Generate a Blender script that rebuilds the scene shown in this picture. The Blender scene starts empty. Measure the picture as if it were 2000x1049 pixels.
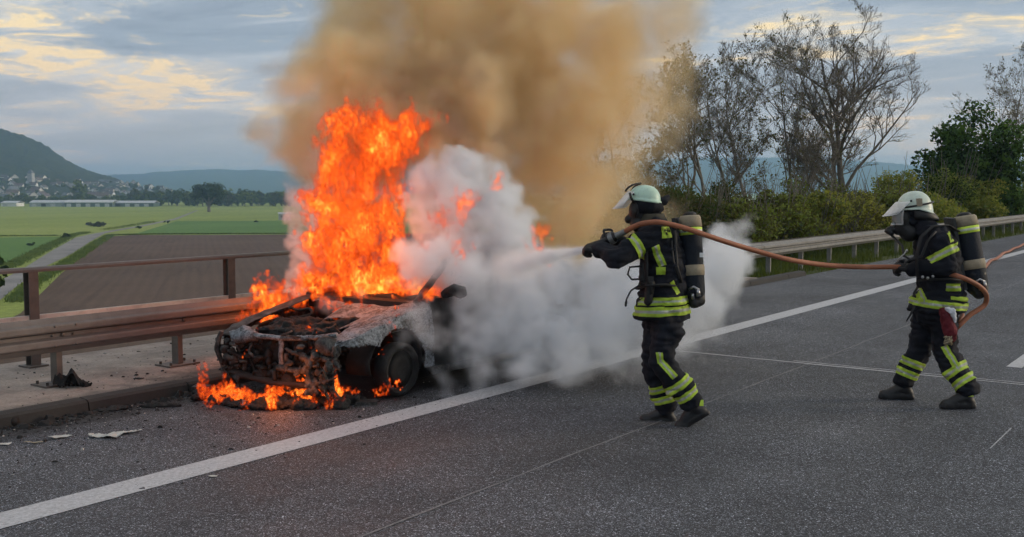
import bpy, bmesh, math, random
import numpy as np
from mathutils import Vector, Matrix, noise as mnoise

SC = bpy.context.scene
COL = SC.collection
# ------------------------------------------------------------------ camera
# world: +X runs along the motorway, +Y to its left (towards the fields), Z up; the camera stands at the origin
FPX, CXP, CYP, HC = 2050.0, 1000.0, 524.5, 1.85
PSI = math.radians(35.3816)
THE = math.radians(4.31)
CAM = np.array([0.0, 0.0, HC])
FW = np.array([math.cos(THE)*math.cos(PSI), math.cos(THE)*math.sin(PSI), -math.sin(THE)])
RT = np.array([math.sin(PSI), -math.cos(PSI), 0.0])
UP = np.cross(RT, FW)
HF = np.array([math.cos(PSI), math.sin(PSI), 0.0])

cd = bpy.data.cameras.new('camera')
cam = bpy.data.objects.new('camera', cd)
COL.objects.link(cam)
cam.location = (0, 0, HC)
cam.rotation_euler = (math.radians(90)-THE, 0, PSI-math.radians(90))
cd.sensor_width = 36.0
cd.lens = 36.0*FPX/2000.0
cd.clip_start = 0.05
cd.clip_end = 30000
SC.camera = cam

# ------------------------------------------------------------------ sky
SUN_AZ = math.radians(-48.0)       # angle from +X towards +Y
SUN_EL = math.radians(13.0)
W = bpy.data.worlds.new('World')
SC.world = W
W.use_nodes = True
nt = W.node_tree
nt.nodes.clear()
def wn(t, **k):
    n = nt.nodes.new(t)
    for a, b in k.items(): setattr(n, a, b)
    return n
def wl(a, b): nt.links.new(a, b)
wout = wn('ShaderNodeOutputWorld'); wbg = wn('ShaderNodeBackground')
wbg.inputs['Strength'].default_value = 0.12
wl(wbg.outputs[0], wout.inputs[0])
sky = wn('ShaderNodeTexSky', sky_type='NISHITA')
sky.sun_disc = False
sky.sun_elevation = SUN_EL
sky.sun_rotation = math.radians(90)-SUN_AZ
sky.air_density = 1.0; sky.dust_density = 1.5; sky.ozone_density = 1.0
tc = wn('ShaderNodeTexCoord')
sep = wn('ShaderNodeSeparateXYZ'); wl(tc.outputs['Generated'], sep.inputs[0])
def wm(op, a, b=None, c=None, clamp=False):
    n = wn('ShaderNodeMath', operation=op); n.use_clamp = clamp
    for i, v in enumerate((a, b, c)):
        if v is None: continue
        if isinstance(v, (int, float)): n.inputs[i].default_value = v
        else: wl(v, n.inputs[i])
    return n.outputs[0]
zc = wm('MAXIMUM', sep.outputs[2], 0.0)
zd = wm('ADD', zc, 0.07)
cx_ = wm('DIVIDE', sep.outputs[0], zd); cy_ = wm('DIVIDE', sep.outputs[1], zd)
cmb = wn('ShaderNodeCombineXYZ'); wl(cx_, cmb.inputs[0]); wl(cy_, cmb.inputs[1])
def wnoise(scale, detail, rough, dist, off):
    mp = wn('ShaderNodeMapping'); mp.inputs['Location'].default_value = off
    mp.inputs['Rotation'].default_value = (0, 0, -PSI)
    mp.inputs['Scale'].default_value = (1.0, 0.8, 1)
    wl(cmb.outputs[0], mp.inputs[0])
    n = wn('ShaderNodeTexNoise'); n.inputs['Scale'].default_value = scale
    n.inputs['Detail'].default_value = detail; n.inputs['Roughness'].default_value = rough
    n.inputs['Distortion'].default_value = dist
    wl(mp.outputs[0], n.inputs['Vector'])
    return n.outputs[0]
def wramp(fac, stops, interp='EASE'):
    r = wn('ShaderNodeValToRGB'); r.color_ramp.interpolation = interp
    els = r.color_ramp.elements
    while len(els) < len(stops): els.new(0.5)
    for e, (p, c) in zip(els, stops):
        e.position = p; e.color = (c[0], c[1], c[2], 1)
    wl(fac, r.inputs[0])
    return r.outputs[0]
def wmix(fac, a, b, blend='MIX'):
    m = wn('ShaderNodeMix', data_type='RGBA', blend_type=blend)
    if isinstance(fac, (int, float)): m.inputs[0].default_value = fac
    else: wl(fac, m.inputs[0])
    for s, v in ((m.inputs[6], a), (m.inputs[7], b)):
        if isinstance(v, tuple): s.default_value = (*v, 1)
        else: wl(v, s)
    return m.outputs[2]
# sheets of stratus: broad cover, thin breaks whose rims catch the low sun
cov = wnoise(0.62, 9, 0.62, 0.5, (3.1, 7.7, 0))
fin = wnoise(2.4, 9, 0.70, 1.2, (11.3, 2.2, 0))
brk = wm('ADD', wm('MULTIPLY', cov, 0.55), wm('MULTIPLY', fin, 0.45))
zfade = wramp(zc, [(0.0, (1.0, 1.0, 1.0)), (0.05, (.6, .6, .6)), (0.13, (0.0, 0, 0)), (1, (0, 0, 0))], 'LINEAR')
cloud = wramp(cov, [(0.36, (1.45, 1.72, 2.12)), (0.46, (1.9, 2.2, 2.62)), (0.54, (2.65, 2.88, 3.2)), (0.63, (3.8, 3.82, 3.85))])
low = wmix(0.05, (4.0, 3.45, 3.3), sky.outputs[0])
base = wmix(wm('MULTIPLY', zfade, 0.9), cloud, low)
base = wmix(0.03, base, sky.outputs[0])
glow = wramp(brk, [(0.505, (0, 0, 0)), (0.545, (.25, .25, .25)), (0.59, (1, 1, 1)), (0.68, (.8, .8, .8))])
zmask = wramp(zc, [(0.0, (.25, .25, .25)), (0.03, (.6, .6, .6)), (0.09, (.95, .95, .95)), (0.4, (1, 1, 1))], 'LINEAR')
glowc = wramp(zc, [(0.0, (5.4, 3.5, 2.8)), (0.07, (5.8, 4.1, 2.4)), (0.16, (6.0, 4.7, 2.6)), (1, (5.6, 4.8, 3.6))], 'LINEAR')
skyc = wmix(wm('MULTIPLY', glow, zmask), base, glowc)
wl(skyc, wbg.inputs['Color'])

# ------------------------------------------------------------------ sun, low behind the cloud
sl = bpy.data.lights.new('sun', 'SUN'); sl.energy = 1.15; sl.angle = math.radians(11); sl.color = (1.0, 0.83, 0.62)
so = bpy.data.objects.new('sun', sl); COL.objects.link(so)
sd = Vector((math.cos(SUN_EL)*math.cos(SUN_AZ), math.cos(SUN_EL)*math.sin(SUN_AZ), math.sin(SUN_EL)))
so.rotation_euler = sd.to_track_quat('Z', 'Y').to_euler()
so.location = (30, -10, 20)

# ------------------------------------------------------------------ exposure and render settings
vs = SC.view_settings
vs.view_transform = 'Standard'; vs.look = 'None'; vs.exposure = 0.75; vs.gamma = 1.0
vs.use_curve_mapping = False
SC.render.engine = 'CYCLES'
cy = SC.cycles
cy.use_denoising = True
try: cy.denoiser = 'OPENIMAGEDENOISE'
except Exception: pass
cy.use_adaptive_sampling = True
cy.adaptive_threshold = 0.04
cy.max_bounces = 9; cy.diffuse_bounces = 3; cy.glossy_bounces = 3
cy.transmission_bounces = 4; cy.transparent_max_bounces = 12
cy.volume_bounces = 8
cy.volume_step_rate = 4.0
cy.volume_max_steps = 512
cy.sample_clamp_indirect = 6.0
SC.render.use_motion_blur = False

# ------------------------------------------------------------------ helpers
def at(px, py, d):
    return CAM + d*(FW + (px-CXP)/FPX*RT - (py-CYP)/FPX*UP)
def onz(px, py, z=0.0):
    r = at(px, py, 1.0)-CAM
    return CAM + r*((z-HC)/r[2])
def onx(px, py, x):
    r = at(px, py, 1.0)-CAM
    return CAM + r*(x/r[0])
def ony(px, py, y):
    r = at(px, py, 1.0)-CAM
    return CAM + r*(y/r[1])
def V(p): return Vector((float(p[0]), float(p[1]), float(p[2])))
def nrm(v):
    v = np.asarray(v, float); return v/np.linalg.norm(v)

class MB:
    """collects vertices and faces of one mesh"""
    def __init__(s): s.v = []; s.f = []; s.m = []; s.n = 0
    def add(s, vs, fs, m=0):
        s.v.append(np.asarray(vs, float).reshape(-1, 3))
        for f in fs: s.f.append(tuple(int(i)+s.n for i in f)); s.m.append(m)
        s.n += len(s.v[-1])
    def box(s, c, size, ax=None, m=0):
        c = np.asarray(c, float); h = np.asarray(size, float)/2
        A = np.eye(3) if ax is None else np.asarray(ax, float)
        vs = [c + A.T @ (h*np.array(k)) for k in ((-1,-1,-1),(1,-1,-1),(1,1,-1),(-1,1,-1),(-1,-1,1),(1,-1,1),(1,1,1),(-1,1,1))]
        s.add(vs, [(0,3,2,1),(4,5,6,7),(0,1,5,4),(1,2,6,5),(2,3,7,6),(3,0,4,7)], m)
    def tube(s, pts, radii, sides=8, caps=True, m=0, flat=1.0, upv=None):
        P = np.asarray(pts, float); n = len(P)
        if np.isscalar(radii): radii = [radii]*n
        T = np.gradient(P, axis=0) if n > 2 else np.array([P[1]-P[0]]*2)
        T = T/(np.linalg.norm(T, axis=1)[:, None]+1e-12)
        u = np.array(upv if upv is not None else (0, 0, 1.0), float)
        if abs(T[0] @ u) > 0.95: u = np.array([1.0, 0, 0])
        u = nrm(u - (u @ T[0])*T[0])
        ang = np.arange(sides)*2*math.pi/sides
        vs = []
        for i in range(n):
            u = u - (u @ T[i])*T[i]; u = u/(np.linalg.norm(u)+1e-12)
            w = np.cross(T[i], u)
            vs.append(P[i] + radii[i]*(np.cos(ang)[:, None]*u*flat + np.sin(ang)[:, None]*w))
        vs = np.concatenate(vs)
        fs = []
        for i in range(n-1):
            for j in range(sides):
                a = i*sides+j; b = i*sides+(j+1) % sides
                fs.append((a, b, b+sides, a+sides))
        if caps:
            fs.append(tuple(range(sides-1, -1, -1))); fs.append(tuple((n-1)*sides+j for j in range(sides)))
        s.add(vs, fs, m)
    def loft(s, rings, m=0, caps=True, closed=True):
        k = len(rings[0]); vs = np.concatenate([np.asarray(r, float) for r in rings]); fs = []
        for i in range(len(rings)-1):
            for j in range(k if closed else k-1):
                a = i*k+j; b = i*k+(j+1) % k
                fs.append((a, b, b+k, a+k))
        if caps and closed:
            fs.append(tuple(range(k-1, -1, -1))); fs.append(tuple((len(rings)-1)*k+j for j in range(k)))
        s.add(vs, fs, m)
    def ball(s, c, r, seg=12, rings=8, ax=None, m=0):
        r = np.array([r]*3 if np.isscalar(r) else r, float); A = np.eye(3) if ax is None else np.asarray(ax, float)
        vs = [(0, 0, -1)]
        for i in range(1, rings):
            a = -math.pi/2+math.pi*i/rings
            for j in range(seg):
                b = 2*math.pi*j/seg
                vs.append((math.cos(a)*math.cos(b), math.cos(a)*math.sin(b), math.sin(a)))
        vs.append((0, 0, 1)); vs = np.array(vs)*r @ A + np.asarray(c, float)
        fs = []
        for j in range(seg): fs.append((0, 1+(j+1) % seg, 1+j))
        for i in range(rings-2):
            for j in range(seg):
                a = 1+i*seg+j; b = 1+i*seg+(j+1) % seg
                fs.append((a, b, b+seg, a+seg))
        t = len(vs)-1; o = 1+(rings-2)*seg
        for j in range(seg): fs.append((o+j, o+(j+1) % seg, t))
        s.add(vs, fs, m)
    def capsule(s, p0, r0, p1, r1, seg=14, m=0):
        p0 = np.asarray(p0, float); p1 = np.asarray(p1, float)
        d = nrm(p1-p0); pts = []; rr = []
        for a in (-80, -55, -25, 0):
            pts.append(p0+d*r0*math.sin(math.radians(a))); rr.append(r0*math.cos(math.radians(a)))
        for a in (0, 25, 55, 80):
            pts.append(p1+d*r1*math.sin(math.radians(a))); rr.append(r1*math.cos(math.radians(a)))
        # stacked ring tube with fixed frame
        u = np.array([0, 0, 1.0]) if abs(d[2]) < .9 else np.array([1.0, 0, 0])
        u = nrm(u-(u @ d)*d); w = np.cross(d, u); ang = np.arange(seg)*2*math.pi/seg
        s.loft([p+r*(np.cos(ang)[:, None]*u+np.sin(ang)[:, None]*w) for p, r in zip(pts, rr)], m)
    def prism(s, prof, p0, p1, ax_u, ax_v, m=0, caps=True):
        """extrude a closed 2D profile from p0 to p1"""
        prof = np.asarray(prof, float); au = np.asarray(ax_u, float); av = np.asarray(ax_v, float)
        r = prof[:, :1]*au + prof[:, 1:]*av
        s.loft([np.asarray(p0, float)+r, np.asarray(p1, float)+r], m, caps)
    def mesh(s, name, mats=(), smooth=False):
        me = bpy.data.meshes.new(name)
        vs = np.concatenate(s.v) if s.v else np.zeros((0, 3))
        me.from_pydata(vs.tolist(), [], s.f)
        for m in mats: me.materials.append(m)
        if len(mats) > 1: me.polygons.foreach_set('material_index', np.array(s.m, np.int32))
        if smooth: me.polygons.foreach_set('use_smooth', np.ones(len(me.polygons), bool))
        me.update()
        return me
    def obj(s, name, mats, parent=None, smooth=False, fixn=False):
        if not isinstance(mats, (list, tuple)): mats = [mats]
        me = s.mesh(name, mats, smooth)
        if fixn:
            bm = bmesh.new(); bm.from_mesh(me); bmesh.ops.recalc_face_normals(bm, faces=bm.faces); bm.to_mesh(me); bm.free()
        return link(name, me, parent)

def link(name, data, parent=None):
    o = bpy.data.objects.new(name, data); COL.objects.link(o)
    if parent is not None: o.parent = parent
    return o
def empty(name, loc=(0, 0, 0)):
    o = bpy.data.objects.new(name, None); COL.objects.link(o); o.location = loc
    o.empty_display_size = 0.2
    return o
def child(o, parent):
    """parent o (built in world coordinates) to an empty that has only a location"""
    o.parent = parent; o.matrix_parent_inverse = Matrix.Translation(-Vector(parent.location))
    return o
def tag(o, label=None, cat=None, group=None, kind=None):
    if label: o['label'] = label
    if cat: o['category'] = cat
    if group: o['group'] = group
    if kind: o['kind'] = kind
    return o

# ------------------------------------------------------------------ materials
class Mat:
    def __init__(s, name):
        s.mat = bpy.data.materials.new(name); s.mat.use_nodes = True
        s.t = s.mat.node_tree; s.t.nodes.clear()
        s.out = s.n('ShaderNodeOutputMaterial')
        s._co = None
    def n(s, t, **k):
        n = s.t.nodes.new(t)
        for a, b in k.items(): setattr(n, a, b)
        return n
    def l(s, a, b): s.t.links.new(a, b)
    def set(s, sock, v):
        if isinstance(v, (int, float)):
            if sock.type in ('RGBA',): sock.default_value = (v, v, v, 1)
            else: sock.default_value = v
        elif isinstance(v, tuple):
            sock.default_value = (*v, 1) if sock.type == 'RGBA' and len(v) == 3 else v
        else: s.l(v, sock)
    def co(s, kind='Object'):
        if s._co is None: s._co = s.n('ShaderNodeTexCoord')
        return s._co.outputs[kind]
    def pos(s):
        return s.n('ShaderNodeNewGeometry').outputs['Position']
    def noise(s, scale, detail=4, rough=.55, vec=None, dist=0., stretch=None, dim='3D'):
        v = vec if vec is not None else s.co()
        if stretch is not None:
            mp = s.n('ShaderNodeMapping'); mp.inputs['Scale'].default_value = stretch; s.l(v, mp.inputs[0]); v = mp.outputs[0]
        n = s.n('ShaderNodeTexNoise'); n.inputs['Scale'].default_value = scale; n.inputs['Detail'].default_value = detail
        n.inputs['Roughness'].default_value = rough; n.inputs['Distortion'].default_value = dist
        s.l(v, n.inputs['Vector']); return n.outputs[0]
    def voro(s, scale, vec=None, feature='F1', out='Distance', stretch=None, rand=1.0):
        v = vec if vec is not None else s.co()
        if stretch is not None:
            mp = s.n('ShaderNodeMapping'); mp.inputs['Scale'].default_value = stretch; s.l(v, mp.inputs[0]); v = mp.outputs[0]
        n = s.n('ShaderNodeTexVoronoi', feature=feature); n.inputs['Scale'].default_value = scale
        n.inputs['Randomness'].default_value = rand
        s.l(v, n.inputs['Vector']); return n.outputs[out]
    def ramp(s, fac, stops, interp='LINEAR'):
        r = s.n('ShaderNodeValToRGB'); r.color_ramp.interpolation = interp
        els = r.color_ramp.elements
        while len(els) < len(stops): els.new(0.5)
        for e, (p, c) in zip(els, stops):
            if not isinstance(c, (tuple, list)): c = (c, c, c)
            e.position = p; e.color = (c[0], c[1], c[2], 1)
        s.l(fac, r.inputs[0]); return r.outputs[0]
    def mix(s, fac, a, b, blend='MIX'):
        m = s.n('ShaderNodeMix', data_type='RGBA', blend_type=blend)
        s.set(m.inputs[0], fac); s.set(m.inputs[6], a); s.set(m.inputs[7], b); return m.outputs[2]
    def math(s, op, a, b=None, clamp=False):
        m = s.n('ShaderNodeMath', operation=op); m.use_clamp = clamp
        s.set(m.inputs[0], a)
        if b is not None: s.set(m.inputs[1], b)
        return m.outputs[0]
    def bump(s, h, strength=.3, dist=.01):
        b = s.n('ShaderNodeBump'); b.inputs['Strength'].default_value = strength; b.inputs['Distance'].default_value = dist
        s.l(h, b.inputs['Height']); return b.outputs[0]
    def pbr(s, col, rough=.7, metal=0., normal=None, spec=.5, alpha=None, trans=None, **kw):
        p = s.n('ShaderNodeBsdfPrincipled')
        s.set(p.inputs['Base Color'], col); s.set(p.inputs['Roughness'], rough); s.set(p.inputs['Metallic'], metal)
        p.inputs['Specular IOR Level'].default_value = spec
        if normal is not None: s.l(normal, p.inputs['Normal'])
        if alpha is not None: s.set(p.inputs['Alpha'], alpha)
        if trans is not None: s.set(p.inputs['Transmission Weight'], trans)
        for k, v in kw.items(): s.set(p.inputs[k], v)
        s.l(p.outputs[0], s.out.inputs[0]); s.p = p
        return s.mat
def simple(name, col, rough=.7, metal=0., var=.15, scale=12., bump=0., bscale=60.):
    m = Mat(name); f = m.noise(scale, 5, .6)
    c0 = tuple(c*(1-var) for c in col); c1 = tuple(min(1, c*(1+var)) for c in col)
    c = m.ramp(f, [(.3, c0), (.7, c1)])
    nb = m.bump(m.noise(bscale, 4, .6), bump, .01) if bump else None
    return m.pbr(c, rough, metal, nb)
def lerp(a, b, t): return a+(b-a)*t
# ================================================================== SETTING
random.seed(5); rng = np.random.default_rng(5)
KERB_Y, CAP_Z, CAP_EDGE, BR_X = 7.92, 0.10, 10.2, 16.5

# ---- asphalt
def asphalt():
    m = Mat('asphalt'); P = m.pos()
    g1 = m.voro(95, P, out='Color'); g1 = m.n('ShaderNodeSeparateColor'); 
    vn = m.n('ShaderNodeTexVoronoi'); vn.inputs['Scale'].default_value = 165; m.l(P, vn.inputs['Vector'])
    m.l(vn.outputs['Color'], g1.inputs[0])
    vn2 = m.n('ShaderNodeTexVoronoi'); vn2.inputs['Scale'].default_value = 95; m.l(P, vn2.inputs['Vector'])
    s2 = m.n('ShaderNodeSeparateColor'); m.l(vn2.outputs['Color'], s2.inputs[0])
    agg = m.ramp(g1.outputs[0], [(0, .022), (.4, .046), (.75, .092), (.92, .21), (1, .44)])
    agg2 = m.ramp(s2.outputs[1], [(0, .5), (.6, 1.0), (.9, 1.3), (.97, 2.4)])
    c = m.mix(1.0, agg, agg2, 'MULTIPLY')
    big = m.ramp(m.noise(.45, 5, .6, P), [(.3, .68), (.7, 1.28)])
    lane = m.ramp(m.noise(1.1, 5, .6, P, stretch=(.04, 1, 1)), [(.3, .74), (.7, 1.2)])
    c = m.mix(1.0, c, big, 'MULTIPLY'); c = m.mix(1.0, c, lane, 'MULTIPLY')
    c = m.mix(1.0, c, (.94, 1.0, 1.15), 'MULTIPLY')
    # soot round the wreck and along the kerb: burnt stain with a ragged outline
    def stain(cx, cy, rx, ry, amp):
        sx = m.n('ShaderNodeSeparateXYZ'); m.l(P, sx.inputs[0])
        dx = m.math('DIVIDE', m.math('SUBTRACT', sx.outputs[0], cx), rx); dy = m.math('DIVIDE', m.math('SUBTRACT', sx.outputs[1], cy), ry)
        d = m.math('SQRT', m.math('ADD', m.math('MULTIPLY', dx, dx), m.math('MULTIPLY', dy, dy)))
        d = m.math('ADD', d, m.math('MULTIPLY', m.math('SUBTRACT', m.noise(2.2, 6, .65, P), .5), 1.1))
        return m.ramp(d, [(.55, amp), (1.05, 0.0)], 'EASE')
    st = m.math('MAXIMUM', stain(7.6, 7.0, 2.2, 1.25, .86), stain(5.0, 7.75, 3.2, .38, .7))
    c = m.mix(st, c, (.012, .012, .013))
    h = m.math('ADD', m.math('MULTIPLY', vn.outputs['Distance'], 1.0), m.math('MULTIPLY', m.noise(160, 3, .6, P), .6))
    return m.pbr(c, m.ramp(m.noise(1.2, 4, .6, P), [(.3, .62), (.7, .82)]), 0, m.bump(h, .55, .006), spec=.45)
M_ASPH = asphalt()
def linepaint(name, lo=.30, hi=.56, thr=.40):
    m = Mat(name); P = m.pos()
    f = m.noise(34, 5, .7, P); v = m.voro(85, P)
    c = m.ramp(f, [(.25, lo), (.6, hi)])
    chips = m.ramp(m.math('ADD', m.noise(60, 4, .75, P), m.math('MULTIPLY', m.noise(1.4, 3, .5, P), .35)), [(thr, 1.0), (thr+.06, 0.0)])
    c = m.mix(chips, c, (.07, .07, .075))
    c = m.mix(1.0, c, (.97, .985, 1.03), 'MULTIPLY')
    return m.pbr(c, .75, 0, m.bump(m.math('ADD', f, v), .4, .004))
M_PAINT = linepaint('road_paint', thr=.49)
M_SEAM = linepaint('seam_seal', .12, .24, .55)
M_SEAL = linepaint('joint_seal', .30, .52, .50)

def sheet(name, x0, x1, y0, y1, z, mat, parent=None, nx=1, ny=1):
    b = MB(); xs = np.linspace(x0, x1, nx+1); ys = np.linspace(y0, y1, ny+1)
    vs = [(x, y, z) for y in ys for x in xs]
    b.add(vs, [(j*(nx+1)+i, j*(nx+1)+i+1, (j+1)*(nx+1)+i+1, (j+1)*(nx+1)+i) for j in range(ny) for i in range(nx)])
    return b.obj(name, mat, parent)
road = tag(sheet('road', -60, 420, -14, KERB_Y, 0, M_ASPH), kind='structure')
el = sheet('edge_line', -60, 420, 5.52, 5.80, .004, M_PAINT, road)
for k in range(-3, 20): sheet('lane_dash', 11.85+18*k, 17.85+18*k, 1.93, 2.08, .004, M_PAINT, road)
def wobble_line(name, pts, w, z, mat, parent):
    pts = np.asarray(pts, float); b = MB(); n = len(pts)
    T = np.gradient(pts, axis=0); T /= np.linalg.norm(T, axis=1)[:, None]
    N = np.stack([-T[:, 1], T[:, 0]], 1); vs = []
    for i in range(n):
        ww = w*(.75+.5*mnoise.noise(Vector((pts[i, 0]*2.1, pts[i, 1]*2.3, 7))))
        vs += [(*(pts[i]-N[i]*ww/2), z), (*(pts[i]+N[i]*ww/2), z)]
    b.add(vs, [(2*i, 2*i+2, 2*i+3, 2*i+1) for i in range(n-1)])
    return b.obj(name, mat, parent)
xs = np.linspace(-20, 90, 500)
wobble_line('lane_joint', [(x, 3.83+.012*mnoise.noise(Vector((x*.9, 0, 1)))) for x in xs], .022, .0042, M_SEAM, road)
ys = np.linspace(-12, 7.9, 300)
wobble_line('cross_joint', [(10.83+.02*mnoise.noise(Vector((0, y*1.3, 3)))+.012*mnoise.noise(Vector((0, y*6, 3))), y) for y in ys], .06, .0045, M_SEAL, road)
wobble_line('cross_joint', [(10.93+.03*mnoise.noise(Vector((0, y*1.1, 13)))+.012*mnoise.noise(Vector((0, y*5, 8))), y) for y in ys if y < 4.1], .035, .0045, M_SEAL, road)
wobble_line('lane_joint', [(x, 1.49) for x in np.linspace(8.0, 8.8, 10)], .014, .0042, M_SEAL, road)

# ---- concrete cap of the bridge, with a kerb face and an outer fascia
def concrete(name, col=(.36, .31, .27)):
    m = Mat(name); P = m.pos()
    a = m.ramp(m.noise(3.2, 7, .65, P), [(.3, tuple(c*.72 for c in col)), (.55, col), (.75, tuple(c*1.22 for c in col))])
    sp = m.ramp(m.voro(60, P, out='Color'), [(0, .6), (.5, 1.0), (1, 1.2)])
    a = m.mix(.6, a, sp, 'MULTIPLY')
    soot = m.ramp(m.noise(1.1, 6, .7, P), [(.48, 0.0), (.7, .6)])
    a = m.mix(soot, a, (.05, .046, .043))
    sx = m.n('ShaderNodeSeparateXYZ'); m.l(P, sx.inputs[0])     # soot blown over the concrete beside the wreck and along the kerb
    dx = m.math('DIVIDE', m.math('SUBTRACT', sx.outputs[0], 7.0), 2.0); dy = m.math('DIVIDE', m.math('SUBTRACT', sx.outputs[1], 7.9), .62)
    d = m.math('SQRT', m.math('ADD', m.math('MULTIPLY', dx, dx), m.math('MULTIPLY', dy, dy)))
    e = m.math('DIVIDE', m.math('SUBTRACT', sx.outputs[1], KERB_Y), .35)
    nn = m.math('MULTIPLY', m.math('SUBTRACT', m.noise(3.5, 6, .7, P), .5), 1.6)
    a = m.mix(m.math('MAXIMUM', m.ramp(m.math('ADD', d, nn), [(.5, .85), (1.1, 0.0)]), m.ramp(m.math('ADD', e, nn), [(.1, .75), (.8, 0.0)])), a, (.02, .019, .018))
    return m.pbr(a, .85, 0, m.bump(m.noise(90, 5, .7, P), .4, .006))
M_CONC = concrete('concrete')
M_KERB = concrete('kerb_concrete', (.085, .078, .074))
b = MB(); NXC = 80; rows = []
for x in np.linspace(-30, BR_X, NXC):
    rows.append([(x, KERB_Y+.02, -.02), (x, KERB_Y+.035, CAP_Z-.03), (x, KERB_Y+.07, CAP_Z), (x, 9.0, CAP_Z+.012), (x, CAP_EDGE-.03, CAP_Z+.01), (x, CAP_EDGE, CAP_Z-.03), (x, CAP_EDGE+.01, -.6), (x, CAP_EDGE-.25, -.62), (x, CAP_EDGE-.25, -1.5)])
b.loft(rows, caps=False, closed=False)
pav = tag(b.obj('pavement', M_CONC, smooth=False, fixn=False), kind='structure')
b = MB()
x = -30.0
kerb_me = None
while x < 22:
    bb = MB(); L = 1.0
    prof = [(-.0, -.05), (0.02, .075), (.045, .096), (.16, .104), (.16, -.05)]
    if kerb_me is None:
        bb.prism([(p[0], p[1]) for p in prof], (0.006, 0, 0), (L-.006, 0, 0), (0, 1, 0), (0, 0, 1))
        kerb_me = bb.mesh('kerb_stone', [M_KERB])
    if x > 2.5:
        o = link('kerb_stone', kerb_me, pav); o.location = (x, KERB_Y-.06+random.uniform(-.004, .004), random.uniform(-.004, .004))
    x += L
tag(sheet('bridge_deck', -60, BR_X, -14, CAP_EDGE-.3, -.9, M_CONC), kind='structure')

# ---- ground below the bridge, one sheet to the horizon, with the embankment that carries the road beyond
GZ = -10.0
def grass_mat(name, c0, c1, c2, sc=.02, fine=1.5, stretch=None):
    m = Mat(name); P = m.pos()
    a = m.ramp(m.noise(sc, 6, .6, P, stretch=stretch), [(.32, c0), (.5, c1), (.68, c2)])
    f = m.ramp(m.noise(fine, 5, .7, P), [(.3, .7), (.7, 1.3)])
    return m.pbr(m.mix(1.0, a, f, 'MULTIPLY'), .9, 0, m.bump(m.noise(fine*2, 4, .7, P), .5, .15), spec=.2)
M_MEADOW = grass_mat('meadow', (.195, .25, .045), (.245, .30, .06), (.285, .325, .082), .012, .8, (.35, 1.6, 1))
M_CROP = grass_mat('young_crop', (.085, .17, .030), (.10, .195, .036), (.125, .22, .046), .02, 1.2)
M_BANK = grass_mat('bank_grass', (.05, .075, .02), (.08, .10, .03), (.11, .12, .045), .4, 9)
big = MB(); big.add([(-9000, -9000, GZ), (9000, -9000, GZ), (9000, 9000, GZ), (-9000, 9000, GZ)], [(0, 1, 2, 3)])
tag(big.obj('ground', M_MEADOW), kind='structure')
def bank_z(x, y):
    dx = max(0.0, BR_X+.5-x); dy = max(0.0, y-13.0)
    d = math.hypot(dx, dy)
    z = -.07-d/1.9
    return max(GZ-.05, z) + .10*mnoise.noise(Vector((x*.35, y*.35, 0)))*min(1, max(0, (y-8.2)))
b = MB(); xs = np.concatenate([np.arange(-4, 60, .8), np.arange(60, 420, 12)]); ysb = np.concatenate([np.arange(KERB_Y-.02, 16, .5), np.arange(16, 46, 1.5)])
vs = [(x, y, bank_z(x, y)) for x in xs for y in ysb]; ny = len(ysb)
b.add(vs, [(i*ny+j, (i+1)*ny+j, (i+1)*ny+j+1, i*ny+j+1) for i in range(len(xs)-1) for j in range(ny-1)])
tag(b.obj('terrain', M_BANK, smooth=True), kind='structure')

def poly_field(name, pxs, dz, mat, sub=1):
    b = MB(); pts = [onz(px, py, GZ+dz) for px, py in pxs]
    b.add(pts, [tuple(range(len(pts)))])
    o = tag(b.obj(name, mat), kind='structure')
    bm = bmesh.new(); bm.from_mesh(o.data); bmesh.ops.triangulate(bm, faces=bm.faces)
    for f in bm.faces:
        if f.normal.z < 0: f.normal_flip()
    bm.to_mesh(o.data); bm.free()
    return o
def plough():
    m = Mat('ploughed_soil'); P = m.pos()
    a = m.ramp(m.noise(.05, 6, .6, P), [(.3, (.098, .064, .045)), (.7, (.14, .094, .070))])
    mp = m.n('ShaderNodeMapping'); mp.inputs['Rotation'].default_value = (0, 0, math.radians(38)); m.l(P, mp.inputs[0])
    wv = m.n('ShaderNodeTexWave', wave_type='BANDS', bands_direction='X'); wv.inputs['Scale'].default_value = .22
    wv.inputs['Distortion'].default_value = 1.2; wv.inputs['Detail'].default_value = 3; wv.inputs['Detail Scale'].default_value = 1.5
    m.l(mp.outputs[0], wv.inputs['Vector'])
    fur = m.ramp(wv.outputs[0], [(.0, .94), (1, 1.05)])
    lines = m.ramp(m.noise(.11, 3, .5, mp.outputs[0], .6, (1, .06, 1)), [(.48, 1.0), (.5, .84), (.52, 1.0)])
    a = m.mix(1.0, a, fur, 'MULTIPLY'); a = m.mix(1.0, a, lines, 'MULTIPLY')
    cl = m.ramp(m.noise(2.5, 5, .75, P), [(.3, .75), (.7, 1.25)])
    a = m.mix(1.0, a, cl, 'MULTIPLY')
    return m.pbr(a, .95, 0, m.bump(m.noise(3, 5, .7, P), .6, .12), spec=.15)
M_SOIL = plough()
def trackmat():
    m = Mat('track_gravel'); P = m.pos()
    a = m.ramp(m.noise(.12, 6, .65, P), [(.3, (.15, .145, .14)), (.7, (.30, .28, .27))])
    return m.pbr(a, .9, 0, m.bump(m.noise(6, 4, .7, P), .4, .05))
M_TRACK = trackmat()
poly_field('field', [(0-300, 720), (-60, 660), (40, 612), (120, 534), (185, 480), (214, 462), (260, 459), (420, 459), (700, 457), (1000, 455), (1250, 700), (700, 900), (200, 900)], .03, M_SOIL)
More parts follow.
